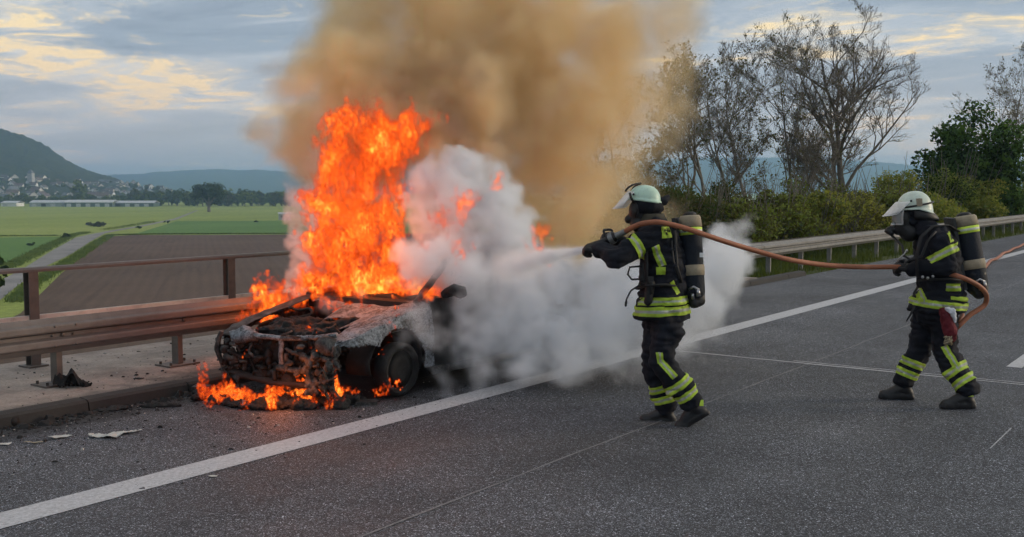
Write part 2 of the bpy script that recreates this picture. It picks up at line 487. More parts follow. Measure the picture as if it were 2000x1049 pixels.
poly_field('field', [(262, 457.5), (400, 457), (900, 455), (900, 430.5), (560, 431), (420, 431.5), (345, 432)], .03, M_CROP)
poly_field('field', [(-400, 466), (0, 464), (112, 462.5), (140, 462), (100, 480), (50, 500), (0, 524), (-400, 600)], .03, M_CROP)
poly_field('path', [(-140, 605), (0, 548), (41, 527), (104, 488), (148, 464), (176, 457.5), (214, 450.5), (275, 440.5), (340, 427), (384, 410.5), (388, 410.5), (347, 428), (285, 441), (232, 450.5), (204, 456), (176, 472), (138, 497), (91, 519), (35, 557), (0, 586), (-140, 660)], .06, M_TRACK)

# rough grass along the track and between the fields, real blades in one mass
def blades(name, spots, hmin, hmax, wid, mat, per=1, lean=.35):
    n = len(spots); S = np.asarray(spots, float)
    a = rng.uniform(0, 2*math.pi, n); h = rng.uniform(hmin, hmax, n); w = wid*rng.uniform(.6, 1.4, n)
    d = np.stack([np.cos(a), np.sin(a), np.zeros(n)], 1); e = np.stack([-np.sin(a), np.cos(a), np.zeros(n)], 1)
    l = rng.uniform(0, lean, n)*h
    v0 = S-d*w[:, None]/2; v1 = S+d*w[:, None]/2
    mid = S+e*(l*.35)[:, None]+np.array([0, 0, 1])*(h*.6)[:, None]
    v2 = mid+d*w[:, None]*.4; v3 = mid-d*w[:, None]*.4
    v4 = S+e*l[:, None]+np.array([0, 0, 1])*h[:, None]
    vs = np.stack([v0, v1, v2, v3, v4], 1).reshape(-1, 3)
    me = bpy.data.meshes.new(name)
    me.vertices.add(5*n); me.vertices.foreach_set('co', vs.ravel())
    idx = np.arange(n)[:, None]*5
    q = (idx+np.array([0, 1, 2, 3])).ravel(); t = (idx+np.array([3, 2, 4])).ravel()
    loops = np.concatenate([q, t]).astype(np.int32)
    me.loops.add(len(loops)); me.loops.foreach_set('vertex_index', loops)
    me.polygons.add(2*n)
    me.polygons.foreach_set('loop_start', np.concatenate([np.arange(n)*4, 4*n+np.arange(n)*3]).astype(np.int32))
    me.polygons.foreach_set('loop_total', np.concatenate([np.full(n, 4), np.full(n, 3)]).astype(np.int32))
    me.materials.append(mat); me.update(calc_edges=True); me.validate()
    return me
def leafmat(name, c0, c1, sc=2.0, trans=.35, rough=.6):
    m = Mat(name)
    f = m.noise(sc, 4, .6, m.pos())
    c = m.ramp(f, [(.3, c0), (.7, c1)])
    d = m.n('ShaderNodeBsdfDiffuse'); t = m.n('ShaderNodeBsdfTranslucent'); mx = m.n('ShaderNodeMixShader'); mx.inputs[0].default_value = trans
    m.l(c, d.inputs[0]); m.l(m.mix(1.0, c, (1.1, 1.15, .7), 'MULTIPLY'), t.inputs[0])
    m.l(d.outputs[0], mx.inputs[1]); m.l(t.outputs[0], mx.inputs[2]); m.l(mx.outputs[0], m.out.inputs[0])
    return m.mat
M_GRASS = leafmat('grass_blades', (.085, .13, .032), (.17, .215, .065), .25)
M_GRASSN = leafmat('verge_blades', (.055, .085, .02), (.13, .15, .045), 1.5)
def along(pxs, n, wd, z=GZ):
    P = np.array([onz(px, py, z) for px, py in pxs]); seg = np.linalg.norm(np.diff(P, axis=0), axis=1); cum = np.concatenate([[0], np.cumsum(seg)])
    t = rng.uniform(0, cum[-1], n); out = np.stack([np.interp(t, cum, P[:, k]) for k in range(3)], 1)
    out[:, :2] += rng.normal(0, wd, (n, 2)); out[:, 2] = z
    return out
sp = np.concatenate([along([(30, 590), (60, 558), (108, 528), (150, 502), (184, 479), (215, 460)], 16000, .55), along([(-120, 572), (30, 515), (95, 482), (140, 460), (168, 454.5)], 16000, .7),
                     along([(215, 460), (300, 458), (560, 457), (700, 456)], 7000, .5), along([(200, 449), (250, 442), (300, 433)], 1200, 1.2), along([(-80, 462), (112, 461)], 1200, .4)])
gr = link('tall_grass', blades('tall_grass', sp, .12, .5, .10, M_GRASS)); tag(gr, 'rough tall grass lining the farm track and the ploughed field', 'grass', kind='stuff')

# ---- far hills
SKY_L = [(-700, 210), (-420, 214), (-200, 232), (0, 255), (30, 263), (60, 272), (100, 292), (130, 315), (165, 335), (200, 345), (232, 353), (262, 372), (300, 404), (2000, 404)]
def ridge_l(px): return np.interp(px, [a for a, _ in SKY_L], [b_ for _, b_ in SKY_L])
def hill_z(px, d):
    zr = HC+(370-ridge_l(px))/FPX*1500
    t = min(1.0, max(0.0, (d-860)/(1500-860)))
    s = t**1.35*(1-.15*math.sin(t*math.pi))
    if d > 1500: s = 1-.0004*(d-1500)
    return GZ-.5+(zr-GZ+.5)*s
def dirpx(px, d):
    v = HF*1.0 + RT*((px-CXP)/FPX); return v[0]*d, v[1]*d
M_FOREST = None
def forest_mat(name, c0, c1):
    m = Mat(name); P = m.pos()
    a = m.ramp(m.noise(.035, 6, .65, P), [(.3, c0), (.7, c1)])
    return m.pbr(a, .95, 0, m.bump(m.noise(.25, 4, .7, P), .5, 2.0), spec=.1)
M_FOREST = forest_mat('hill_forest', (.020, .032, .016), (.048, .058, .024))
b = MB(); pxs = np.arange(-690, 300, 2.6); ds = np.concatenate([np.arange(850, 1560, 6.5), np.arange(1560, 2600, 80)]); nd = len(ds); vs = []
for px in pxs:
    for d in ds:
        x, y = dirpx(px, d); z = hill_z(px, d)
        if d > 900:
            dd, _ = mnoise.voronoi(Vector((x/8.5, y/8.5, 0)))
            z += (1-dd[0])*5.0*min(1, (d-900)/200)+3*mnoise.noise(Vector((x/40, y/40, 2)))
        vs.append((x, y, z))
b.add(vs, [(i*nd+j, (i+1)*nd+j, (i+1)*nd+j+1, i*nd+j+1) for i in range(len(pxs)-1) for j in range(nd-1)])
h = b.obj('wooded_hill', M_FOREST, smooth=True, fixn=False); tag(h, 'wooded hill rising behind the village', 'hill', kind='structure')
SKY_F = [(-900, 330), (200, 343), (240, 341), (270, 340), (300, 337), (360, 334), (430, 331), (500, 333), (560, 335), (700, 330), (1000, 322), (1300, 312), (1400, 308), (1550, 309), (1700, 316), (1850, 330), (2100, 345), (2700, 352)]
b = MB(); pxs = np.arange(-900, 2700, 6.0); ds = np.linspace(3000, 4600, 50); nd = len(ds); vs = []
fpx = [a for a, _ in SKY_F]; fpy = [c for _, c in SKY_F]
for px in pxs:
    zr = HC+(370-np.interp(px, fpx, fpy))/FPX*4200
    for d in ds:
        x, y = dirpx(px, d); t = (d-3000)/1200
        s = min(1, t)**.8 if t < 1 else 1-.1*(t-1)
        z = GZ+(zr-GZ)*s
        dd, _ = mnoise.voronoi(Vector((x/22, y/22, 0))); z += ((1-dd[0])*8+6*mnoise.noise(Vector((x/120, y/120, 4))))*min(1, t*2)-4
        vs.append((x, y, z))
b.add(vs, [(i*nd+j, (i+1)*nd+j, (i+1)*nd+j+1, i*nd+j+1) for i in range(len(pxs)-1) for j in range(nd-1)])
tag(b.obj('distant_hill', M_FOREST, smooth=True), 'long wooded ridge on the horizon', 'hill', kind='structure')
# face orientation up for both hills, terrain
for o in list(COL.objects):
    if o.type == 'MESH' and o.name.split('.')[0] in ('wooded_hill', 'distant_hill', 'terrain', 'pavement'):
        me = o.data
        nz = np.zeros(len(me.polygons)*3, np.float32); me.polygons.foreach_get('normal', nz)
        if nz.reshape(-1, 3)[:, 2].mean() < 0: me.flip_normals()

# ---- guardrail and railing on the bridge
def galv(name, col, metal=.15, rough=.62):
    m = Mat(name); P = m.pos()
    a = m.ramp(m.noise(2.0, 6, .65, P, stretch=(.5, 1, 3)), [(.3, tuple(c*.75 for c in col)), (.7, tuple(c*1.2 for c in col))])
    dirt = m.ramp(m.noise(7, 6, .7, P), [(.5, 0.0), (.75, .5)])
    a = m.mix(dirt, a, (.075, .06, .05))
    return m.pbr(a, m.ramp(m.noise(9, 4, .6, P), [(.3, rough-.1), (.7, rough+.15)]), metal, m.bump(m.noise(30, 4, .6, P), .12, .004))
M_GALV = galv('galvanised_steel', (.145, .132, .126))
M_GALV2 = galv('guardrail_steel', (.22, .215, .205))
M_POST = galv('post_steel', (.13, .112, .10))
M_BOLT = simple('bolt_steel', (.12, .11, .10), .5, .8)
# W profile (y towards the road is negative), z from 0 to .31
WPROF = [(0.0, .000), (-.012, .012), (-.040, .045), (-.078, .060), (-.083, .070), (-.083, .108), (-.078, .120), (-.030, .140), (-.030, .170), (-.078, .190), (-.083, .202), (-.083, .240), (-.078, .250), (-.040, .265), (-.012, .298), (0.0, .310)]
def w_beam(x0, x1, y, z, flip=1):
    b = MB(); o = [(p[0]*flip, p[1]) for p in WPROF]; ii = [(p[0]*flip+.004*flip, p[1]) for p in WPROF[::-1]]
    b.prism(o+ii, (x0, y, z), (x1, y, z), (0, 1, 0), (0, 0, 1))
    return b
def c_post(x, y, z0, z1, w=.10, d=.055):
    b = MB(); t = .006
    prof = [(-w/2, -d/2), (w/2, -d/2), (w/2, d/2), (w/2-.02, d/2), (w/2-.02, d/2-t), (w/2-t, d/2-t), (w/2-t, -d/2+t), (-w/2+t, -d/2+t), (-w/2+t, d/2-t), (-w/2+.02, d/2-t), (-w/2+.02, d/2), (-w/2, d/2)]
    b.prism(prof, (x, y, z0), (x, y, z1), (0, 1, 0), (1, 0, 0))
    return b
gx0, GY = 5.23, 8.72
gr_ = empty('guardrail', (gx0, GY, CAP_Z)); tag(gr_, 'brown-grey crash barrier with plated posts on the bridge pavement', 'guardrail')
xs_ = [-2.83+4.03*i for i in range(6)]
for i, xx in enumerate(xs_):
    bm_ = w_beam(xx-.16, xx+4.03+.16 if i < 5 else xx+4.03, GY-.075-.004*(i % 2), .41)
    bo = child(bm_.obj('beam', M_GALV, fixn=True), gr_)
    lb = MB()
    for zz in (.475, .565, .65):
        for dx in (-.10, .10):
            lb.ball((xx+dx, GY-.118 if zz == .565 else GY-.165, zz), (.011, .006, .011), 8, 5)
    l_ = lb.obj('bolts', M_BOLT, smooth=True); l_.parent = bo; l_['kind'] = 'stuff'
k = -5
while gx0+1.29*k < BR_X:
    x = gx0+1.29*k; k += 1
    p = child(c_post(x, GY, CAP_Z+.012, .70).obj('post', M_POST, fixn=True), gr_)
    bb = MB(); bb.box((x, GY, CAP_Z+.018), (.36, .24, .014))
    q = bb.obj('base_plate', M_POST); q.parent = p
    bb = MB()
    for dx in (-.14, .14):
        for dy in (-.08, .08): bb.tube([(x+dx, GY+dy, CAP_Z+.02), (x+dx, GY+dy, CAP_Z+.052)], .014, 6)
    q = bb.obj('anchor_bolts', M_BOLT); q.parent = p; q['kind'] = 'stuff'
    bb = MB(); bb.box((x, GY-.056, .565), (.07, .05, .035)); bb.ball((x, GY-.115, .565), (.02, .012, .02), 8, 5)
    q = bb.obj('bolt_spacer', M_BOLT); q.parent = p
RY = 9.77
rl = empty('bridge_railing', (5.6, RY, CAP_Z)); tag(rl, 'tall steel handrail along the outer edge of the bridge', 'railing')
b = MB(); b.prism([(-.06, -.02), (-.066, .005), (-.05, .025), (.05, .025), (.066, .005), (.06, -.02), (.05, -.02), (.05, .005), (-.05, .005), (-.05, -.02)], (-3, RY, 1.065), (BR_X+.2, RY, 1.065), (0, 1, 0), (0, 0, 1))
child(b.obj('handrail', M_GALV, fixn=True), rl)
b = MB(); b.prism([(-.02, -.025), (.02, -.025), (.02, .02), (-.02, .02)], (-3, RY-.02, .60), (BR_X+.2, RY-.02, .60), (0, 1, 0), (0, 0, 1))
M_RAILL = galv('pale_rail', (.62, .58, .53), .2, .55)
child(b.obj('middle_rail', M_RAILL, fixn=True), rl)
for k in range(-3, 5):
    x = 5.62+2.43*k
    b = MB(); w, d, t = .10, .10, .008
    prof = [(-w/2, -d/2), (w/2, -d/2), (w/2, -d/2+t), (t/2, -d/2+t), (t/2, d/2-t), (w/2, d/2-t), (w/2, d/2), (-w/2, d/2), (-w/2, d/2-t), (-t/2, d/2-t), (-t/2, -d/2+t), (-w/2, -d/2+t)]
    b.prism(prof, (x, RY, CAP_Z), (x, RY, 1.05), (1, 0, 0), (0, 1, 0))
    p = child(b.obj('post', M_POST, fixn=True), rl)
    b = MB(); b.box((x, RY, CAP_Z+.02), (.2, .2, .016))
    q = b.obj('base_plate', M_POST); q.parent = p

# barrier on the grass verge beyond the bridge
vg = empty('guardrail', (20, GY, 0)); tag(vg, 'grey steel crash barrier along the grass verge under the trees', 'guardrail')
vx0 = 17.4
for i in range(16):
    xx = vx0+4*i
    bo = child(w_beam(xx-.1, xx+4.1, GY-.10-.004*(i % 2), .40).obj('beam', M_GALV2, fixn=True), vg)
    bo = child(w_beam(xx-.1, xx+4.1, GY+.10+.004*(i % 2), .40, -1).obj('beam', M_GALV2, fixn=True), vg)
for i in range(32):
    x = vx0+.6+2*i
    child(c_post(x, GY, -.3, .69).obj('post', M_GALV2, fixn=True), vg)
    b = MB(); b.box((x, GY, .60), (.06, .19, .10)); child(b.obj('spacer', M_GALV2), vg)
# low end blocks of the concrete cap where the bridge meets the verge
b = MB()
b.prism([(0, -.1), (.0, .14), (.05, .17), (.62, .17), (.66, .13), (.66, -.1)], (16.6, 7.95, 0), (19.6, 7.95, -.05), (0, 1, 0), (0, 0, 1))
o = tag(b.obj('concrete_block', M_CONC, fixn=True), 'low concrete end block at the foot of the verge barrier', 'block')
# ================================================================== FAR VILLAGE, TREES, SHRUBS
M_BARK = simple('bark', (.17, .15, .125), .9, 0, .3, 6)
M_BARKG = simple('grey_bark', (.085, .075, .062), .9, 0, .3, 6)
M_LEAF_D = leafmat('dark_leaves', (.018, .036, .010), (.045, .068, .020), .8)
M_LEAF_M = leafmat('mid_leaves', (.045, .075, .024), (.085, .115, .036), .3)
M_LEAF_Y = leafmat('yellow_leaves', (.22, .235, .05), (.36, .34, .09), .9)
M_LEAF_G = leafmat('fresh_leaves', (.13, .18, .04), (.24, .275, .075), .8)
M_LEAF_B = leafmat('budding_leaves', (.085, .088, .036), (.155, .145, .062), 1.2)
M_LEAF_V = leafmat('evergreen_leaves', (.05, .10, .026), (.10, .17, .045), .9)

def quads(name, P, size, mats, mi=None, ratio=1.5, nrmv=None, jit=.5):
    n = len(P); P = np.asarray(P, float)
    s = size*rng.uniform(1-jit, 1+jit, n)
    a = rng.normal(size=(n, 3)); a /= np.linalg.norm(a, axis=1)[:, None]
    r = rng.normal(size=(n, 3)); bvec = np.cross(a, r); bvec /= np.linalg.norm(bvec, axis=1)[:, None]
    A = a*s[:, None]*ratio/2; B = bvec*s[:, None]/2
    vs = np.stack([P-A, P+B*.9-A*.1, P+A, P-B*.9-A*.1], 1).reshape(-1, 3)
    me = bpy.data.meshes.new(name)
    me.vertices.add(4*n); me.vertices.foreach_set('co', vs.ravel())
    me.loops.add(4*n); me.loops.foreach_set('vertex_index', np.arange(4*n, dtype=np.int32))
    me.polygons.add(n); me.polygons.foreach_set('loop_start', (np.arange(n)*4).astype(np.int32)); me.polygons.foreach_set('loop_total', np.full(n, 4, np.int32))
    for m in mats: me.materials.append(m)
    if mi is not None: me.polygons.foreach_set('material_index', np.asarray(mi, np.int32))
    me.update(calc_edges=True)
    return me
def crown_pts(n, c, r, clumps, cr, flat_bottom=.0):
    """points in irregular clumps inside an ellipsoid"""
    c = np.asarray(c, float); r = np.asarray(r, float)
    d = rng.normal(size=(clumps, 3)); d /= np.linalg.norm(d, axis=1)[:, None]
    k = rng.uniform(.25, 1, clumps)**.5
    cc = c+d*k[:, None]*r*rng.uniform(.75, 1.08, clumps)[:, None]
    rad = cr*rng.uniform(.6, 1.3, clumps)
    which = rng.integers(0, clumps, n)
    q = rng.normal(size=(n, 3)); q /= np.linalg.norm(q, axis=1)[:, None]
    q *= (rng.uniform(0, 1, n)**(1/2.2))[:, None]*rad[which][:, None]
    P = cc[which]+q*np.array([1, 1, .8])
    if flat_bottom: P = P[P[:, 2] > c[2]-r[2]*flat_bottom]
    return P
def far_tree_meshes(seed, h, w, n, leaf, mats, trunk_h=.25, shape=(1, 1)):
    P = crown_pts(n, (0, 0, h*(trunk_h+(1-trunk_h)/2)), (w/2*.82, w/2*.82, h*(1-trunk_h)/2*.86), 34, w*.15)
    mi = rng.integers(0, len(mats), len(P))
    crown = quads('crown', P, leaf, mats, mi)
    b = MB(); b.tube([(0, 0, -1), (0, 0, h*.2), (.1, 0, h*.6)], [w*.045, w*.035, w*.012], 6)
    for k in range(5):
        a = rng.uniform(0, 6.28); b.tube([(0, 0, h*.22), (math.cos(a)*w*.16, math.sin(a)*w*.16, h*.45), (math.cos(a)*w*.3, math.sin(a)*w*.3, h*.62)], [w*.022, w*.014, w*.005], 5)
    trunk = b.mesh('trunk', [M_BARK])
    return crown, trunk
def put_tree(name, meshes, px, py, d, sc=1.0, label='', group=None, rot=None, sz=1.0, z=None, cat='tree'):
    p = at(px, py, d)
    o = empty(name, (p[0], p[1], p[2] if z is None else z)); o.rotation_euler = (0, 0, rng.uniform(0, 6.28) if rot is None else rot)
    o.scale = (sc, sc, sc*sz)
    tag(o, label, cat, group)
    for nm, me in zip(('crown', 'trunk'), meshes): link(nm, me, o)
    return o
FT = [far_tree_meshes(i, 12, 12, 900, 1.0, m_, .03) for i, m_ in enumerate(([M_LEAF_M, M_LEAF_B], [M_LEAF_M, M_LEAF_G], [M_LEAF_M, M_LEAF_M], [M_LEAF_M, M_LEAF_G]))]
def depth_ground(py, z=GZ): # depth on flat ground seen at row py
    return FPX*(HC-z)/(py-370+.0)
GT = 'trees lining the far side of the meadow'
for px in np.arange(262, 585, 8.0):
    q = px+rng.uniform(-5, 5); dd = rng.uniform(725, 800)
    p = at(q, 400, dd)
    put_tree('broadleaf_tree', FT[rng.integers(0, 4)], q, 400, dd, rng.uniform(.8, 1.12), 'green broadleaf tree in the belt '+('left of the lone round tree' if px < 395 else 'just behind the lone round tree' if px < 440 else 'between the lone round tree and the smoke' if px < 560 else 'hidden behind the smoke'), GT, None, rng.uniform(.85, 1.15), GZ)
for px in np.arange(-40, 275, 9):
    q = px+rng.uniform(-6, 6); dd = rng.uniform(770, 850)
    put_tree('broadleaf_tree', FT[rng.integers(0, 4)], q, 400, dd, rng.uniform(.5, .85), 'small tree behind the '+('white shed at the picture edge' if px < 50 else 'pale grey farm shed' if px < 122 else 'white-roofed dark shed' if px < 220 else 'low green shed end'), 'trees behind the farm sheds', None, rng.uniform(.8, 1.1), GZ)
def on_hill(px, py):
    for d in np.arange(860, 1500, 4):
        p = at(px, py, d)
        hd = d*math.cos(THE)
        if hill_z(px, hd) >= p[2]: return p, d
    return at(px, py, 1200), 1200
# lone oak, hedge bush, pale poplar
big_oak = far_tree_meshes(77, 13.6, 18, 5600, .52, [M_LEAF_D, M_LEAF_M], .14)
put_tree('oak_tree', big_oak, 408, 413, 553, 1.18, 'lone round-crowned tree standing in the meadow', None, .3, 1.0, GZ)
pop = far_tree_meshes(78, 15, 10, 900, .9, [M_LEAF_G, M_LEAF_M], .1)
put_tree('poplar_tree', pop, 155, 400, 790, 1.35, 'tall pale green tree rising behind the long farm shed', None, .3, 1.0, GZ)
def shrub_mesh(w, h, n, leaf, mats, clumps=14, dep=None):
    P = crown_pts(n, (0, 0, h*.5), (w*.42, (dep or w)*.42, h*.38), clumps, h*.24)
    P[:, 2] = np.abs(P[:, 2]-.02)+.02
    return quads('foliage', P, leaf, mats, rng.integers(0, len(mats), n))
o = empty('hedge_bush', tuple(onz(187, 443, GZ))); o.rotation_euler = (0, 0, PSI-math.pi/2); tag(o, 'long low dark bush in the meadow beside the track', 'bush'); link('foliage', shrub_mesh(10, 1.7, 1500, .35, [M_LEAF_M, M_BARK, M_LEAF_B], 34, 3), o)
b = MB()
for q in range(9): b.tube([(rng.uniform(-3, 3), 0, -.1), (rng.uniform(-3, 3), rng.uniform(-.6, .6), 1.2)], [.05, .02], 5)
b.obj('stems', M_BARK, o)
for (px, py, w, h) in ((125, 466, 3.4, 1.5), (60, 480, 2.2, .8), (270, 447, 3, .9), (325, 436, 3.5, .9), (500, 434, 2, .6)):
    o = empty('small_bush', tuple(onz(px, py, GZ))); tag(o, {125: 'dark bush at the bend of the farm track', 60: 'low bush in the green verge left of the track', 270: 'low bush by the track where it narrows', 325: 'small bush on the faint far end of the track', 500: 'tiny bush at the edge of the dark green field'}[px], 'bush')
    link('foliage', shrub_mesh(w, h, 220, .3, [M_LEAF_D, M_LEAF_M], 8), o)
# a tree just outside the left edge whose twigs reach into the picture
edge_tree = far_tree_meshes(79, 10.3, 7.6, 1700, .3, [M_LEAF_D, M_LEAF_M], .25)
put_tree('field_tree', edge_tree, -92, 420, 70, 1.0, 'leafy twigs of a tree reaching in at the picture edge over the green field', None, 1.0, 1.0, GZ)

# houses
M_WALLS = [simple('render_white', (.74, .74, .73), .85), simple('render_cream', (.62, .60, .55), .85), simple('render_grey', (.40, .40, .40), .85)]
M_ROOFS = [simple('roof_dark', (.10, .09, .088), .8), simple('roof_brown', (.13, .095, .085), .8), simple('roof_slate', (.13, .14, .16), .7)]
M_DARKGL = simple('window_dark', (.03, .035, .04), .3)
def house_meshes(w, l, h, rh, wm_, rm_):
    b = MB(); b.box((0, 0, h/2-1), (l, w, h+2))
    b.add([(-l/2, -w/2, h), (-l/2, w/2, h), (-l/2, 0, h+rh), (l/2, -w/2, h), (l/2, w/2, h), (l/2, 0, h+rh)], [(0, 2, 1), (3, 4, 5)])
    wall = b.mesh('wall', [wm_])
    b = MB(); e = .45
    for s in (-1, 1):
        y0 = s*(w/2+e); z0 = h-e*rh/(w/2)
        b.add([(-l/2-e, y0, z0), (l/2+e, y0, z0), (l/2+e, 0, h+rh), (-l/2-e, 0, h+rh), (-l/2-e, y0, z0+.25), (l/2+e, y0, z0+.25), (l/2+e, 0, h+rh+.25), (-l/2-e, 0, h+rh+.25)],
              [(0, 1, 2, 3), (4, 7, 6, 5), (0, 4, 5, 1), (0, 3, 7, 4), (1, 5, 6, 2)])
    b.box((l*.2, w*.12, h+rh), (.7, .7, 1.6))
    roof = b.mesh('roof', [rm_])
    b = MB()
    for zz in (1.3, 3.9):
        if zz+1 > h: continue
        for xx in np.arange(-l/2+1.5, l/2-.8, 2.6):
            for s in (-1, 1): b.box((xx, s*w/2, zz), (1.1, .08, 1.3))
        for yy in (-w*.22, w*.22):
            for s in (-1, 1): b.box((s*l/2, yy, zz), (.08, 1.1, 1.3))
    win = b.mesh('windows', [M_DARKGL])
    return wall, roof, win
HM = [house_meshes(8+1.2*(i % 3), 10+1.5*(i % 4), 5.4+.5*(i % 2), 3.6+.5*(i % 3), M_WALLS[i % 3 if i % 4 else 0], M_ROOFS[i % 3]) for i in range(8)]
spots = []
tries = 0
random.seed(11)
while len(spots) < 88 and tries < 4000:
    tries += 1
    px = random.uniform(-5, 330)
    top = np.interp(px, [0, 60, 150, 200, 260, 330], [352, 352, 358, 356, 360, 374]); py = random.uniform(top, 394) if px < 260 else random.uniform(top, 382)
    if random.random() > np.interp(px, [0, 100, 130, 200, 270, 330], [1, .9, .5, .95, 1, .4]): continue
    if any(abs(px-a) < 6 and abs(py-c) < 4 for a, c in spots): continue
    spots.append((px, py))
def zone(px):
    return 'at the left end of the village' if px < 55 else 'just right of the church tower' if px < 110 else 'behind the tall pale tree' if px < 190 else 'on the slope right of the tall pale tree' if px < 255 else 'at the right end of the village'
def house_label(px, py, ms):
    w_ = {'render_white': 'white', 'render_cream': 'cream', 'render_grey': 'grey'}[ms[0].materials[0].name]; r_ = {'roof_dark': 'dark', 'roof_brown': 'brown', 'roof_slate': 'slate'}[ms[1].materials[0].name]
    return '%s house with %s roof %s, %s' % (w_, r_, zone(px), 'high up' if py < 366 else 'halfway down' if py < 380 else 'low down')
GH = 'houses of the village at the foot of the hill'
for i, (px, py) in enumerate(spots):
    p, d = on_hill(px, py)
    o = empty('house', tuple(p)); o.rotation_euler = (0, 0, random.choice((.2, .5, 1.1, 1.8, 2.3))+random.uniform(-.15, .15)); s = random.uniform(.45, .78); o.scale = (s, s, s)
    hi_ = random.randrange(8)
    tag(o, house_label(px, py, HM[hi_]), 'house', GH)
    for nm, me in zip(('wall', 'roof', 'windows'), HM[hi_]): link(nm, me, o)
    if i % 1 == 0:
        q, d2 = on_hill(px+random.uniform(-6, 6), py+random.uniform(-1, 4))
        put_tree('village_tree', FT[random.randrange(4)], px+random.uniform(-8, 8), py, d2-6, random.uniform(.35, .62), 'dark tree between houses '+zone(px)+(', high up' if py < 372 else ', low down'), 'trees among the village houses', None, 1.0, q[2]-1)
# church tower
p, d = on_hill(61, 366); o = empty('church_tower', tuple(p)); tag(o, 'square grey church tower above the village roofs', 'tower'); o.rotation_euler = (0, 0, .5)
b = MB(); b.box((0, 0, 6), (5.2, 5.2, 16)); b.obj('tower_wall', M_WALLS[2], o)
b = MB(); b.add([(-2.9, -2.9, 14), (2.9, -2.9, 14), (2.9, 2.9, 14), (-2.9, 2.9, 14), (0, 0, 18.5)], [(0, 1, 4), (1, 2, 4), (2, 3, 4), (3, 0, 4), (3, 2, 1, 0)]); b.obj('roof', M_ROOFS[2], o)
# farm sheds
M_SHEDR = simple('shed_roof', (.46, .48, .50), .6); M_SHEDW = simple('shed_wall', (.34, .38, .40), .7); M_SHEDG = simple('shed_green', (.10, .14, .125), .7); M_WHITE = simple('shed_white', (.52, .53, .54), .6)
def shed(px0, px1, py, d, h, wallm, roofm, label, gable=False):
    p0 = at(px0, py, d); p1 = at(px1, py, d); L = np.linalg.norm((p1-p0)[:2]); c = (p0+p1)/2
    o = empty('farm_shed', (c[0], c[1], GZ)); o.rotation_euler = (0, 0, math.atan2(p1[1]-p0[1], p1[0]-p0[0])); tag(o, label, 'shed')
    b = MB(); b.box((0, 6, h*.34), (L, 12, h*.68)); b.obj('wall', wallm, o)
    b = MB(); b.prism([(-.5, h*.62), (6, h), (12.5, h*.62), (12.5, h*.70), (6, h*1.08), (-.5, h*.70)], (-L/2-.4, 0, 0), (L/2+.4, 0, 0), (0, 1, 0), (0, 0, 1)); b.obj('roof', roofm, o, fixn=True)
    for xx in np.arange(-L/2+3, L/2-2, 6.5):
        b = MB(); b.box((xx, -.05, h*.26), (3.2, .14, h*.5)); b.obj('door', M_DARKGL if rng.uniform() < .5 else M_WHITE, o)
    return o
shed(58, 122, 404, 722, 4.1, M_SHEDW, M_SHEDR, 'long pale grey farm shed at the far edge of the meadow')
shed(126, 219, 404, 716, 4.4, M_SHEDG, M_WHITE, 'long dark shed with a white roof behind the meadow')
shed(222, 300, 404.5, 722, 3.8, M_SHEDG, M_SHEDR, 'low green shed end at the right of the shed row')
shed(2, 32, 404, 730, 3.6, M_WALLS[0], M_SHEDR, 'small white shed at the picture edge by the village')
# grey hut in the meadow
p = onz(556, 430, GZ); o = empty('hut', tuple(p)); o.rotation_euler = (0, 0, PSI-math.pi/2+.25); tag(o, 'small pale grey hut in the meadow beside the smoke', 'hut')
b = MB(); b.box((0, 1.4, 1.2), (4.4, 2.8, 2.4)); b.obj('wall', M_SHEDW, o)
b = MB(); b.prism([(-.2, 2.4), (3.0, 2.9), (3.0, 3.0), (-.2, 2.5)], (-2.5, 0, 0), (2.5, 0, 0), (0, 1, 0), (0, 0, 1)); b.obj('roof', M_SHEDR, o, fixn=True)
b = MB(); b.box((.7, -.03, 1.0), (1, .1, 2.0)); b.obj('door', M_SHEDG, o)
b = MB(); b.box((-1.0, -.03, 1.4), (.9, .1, .8)); b.obj('window', M_DARKGL, o)

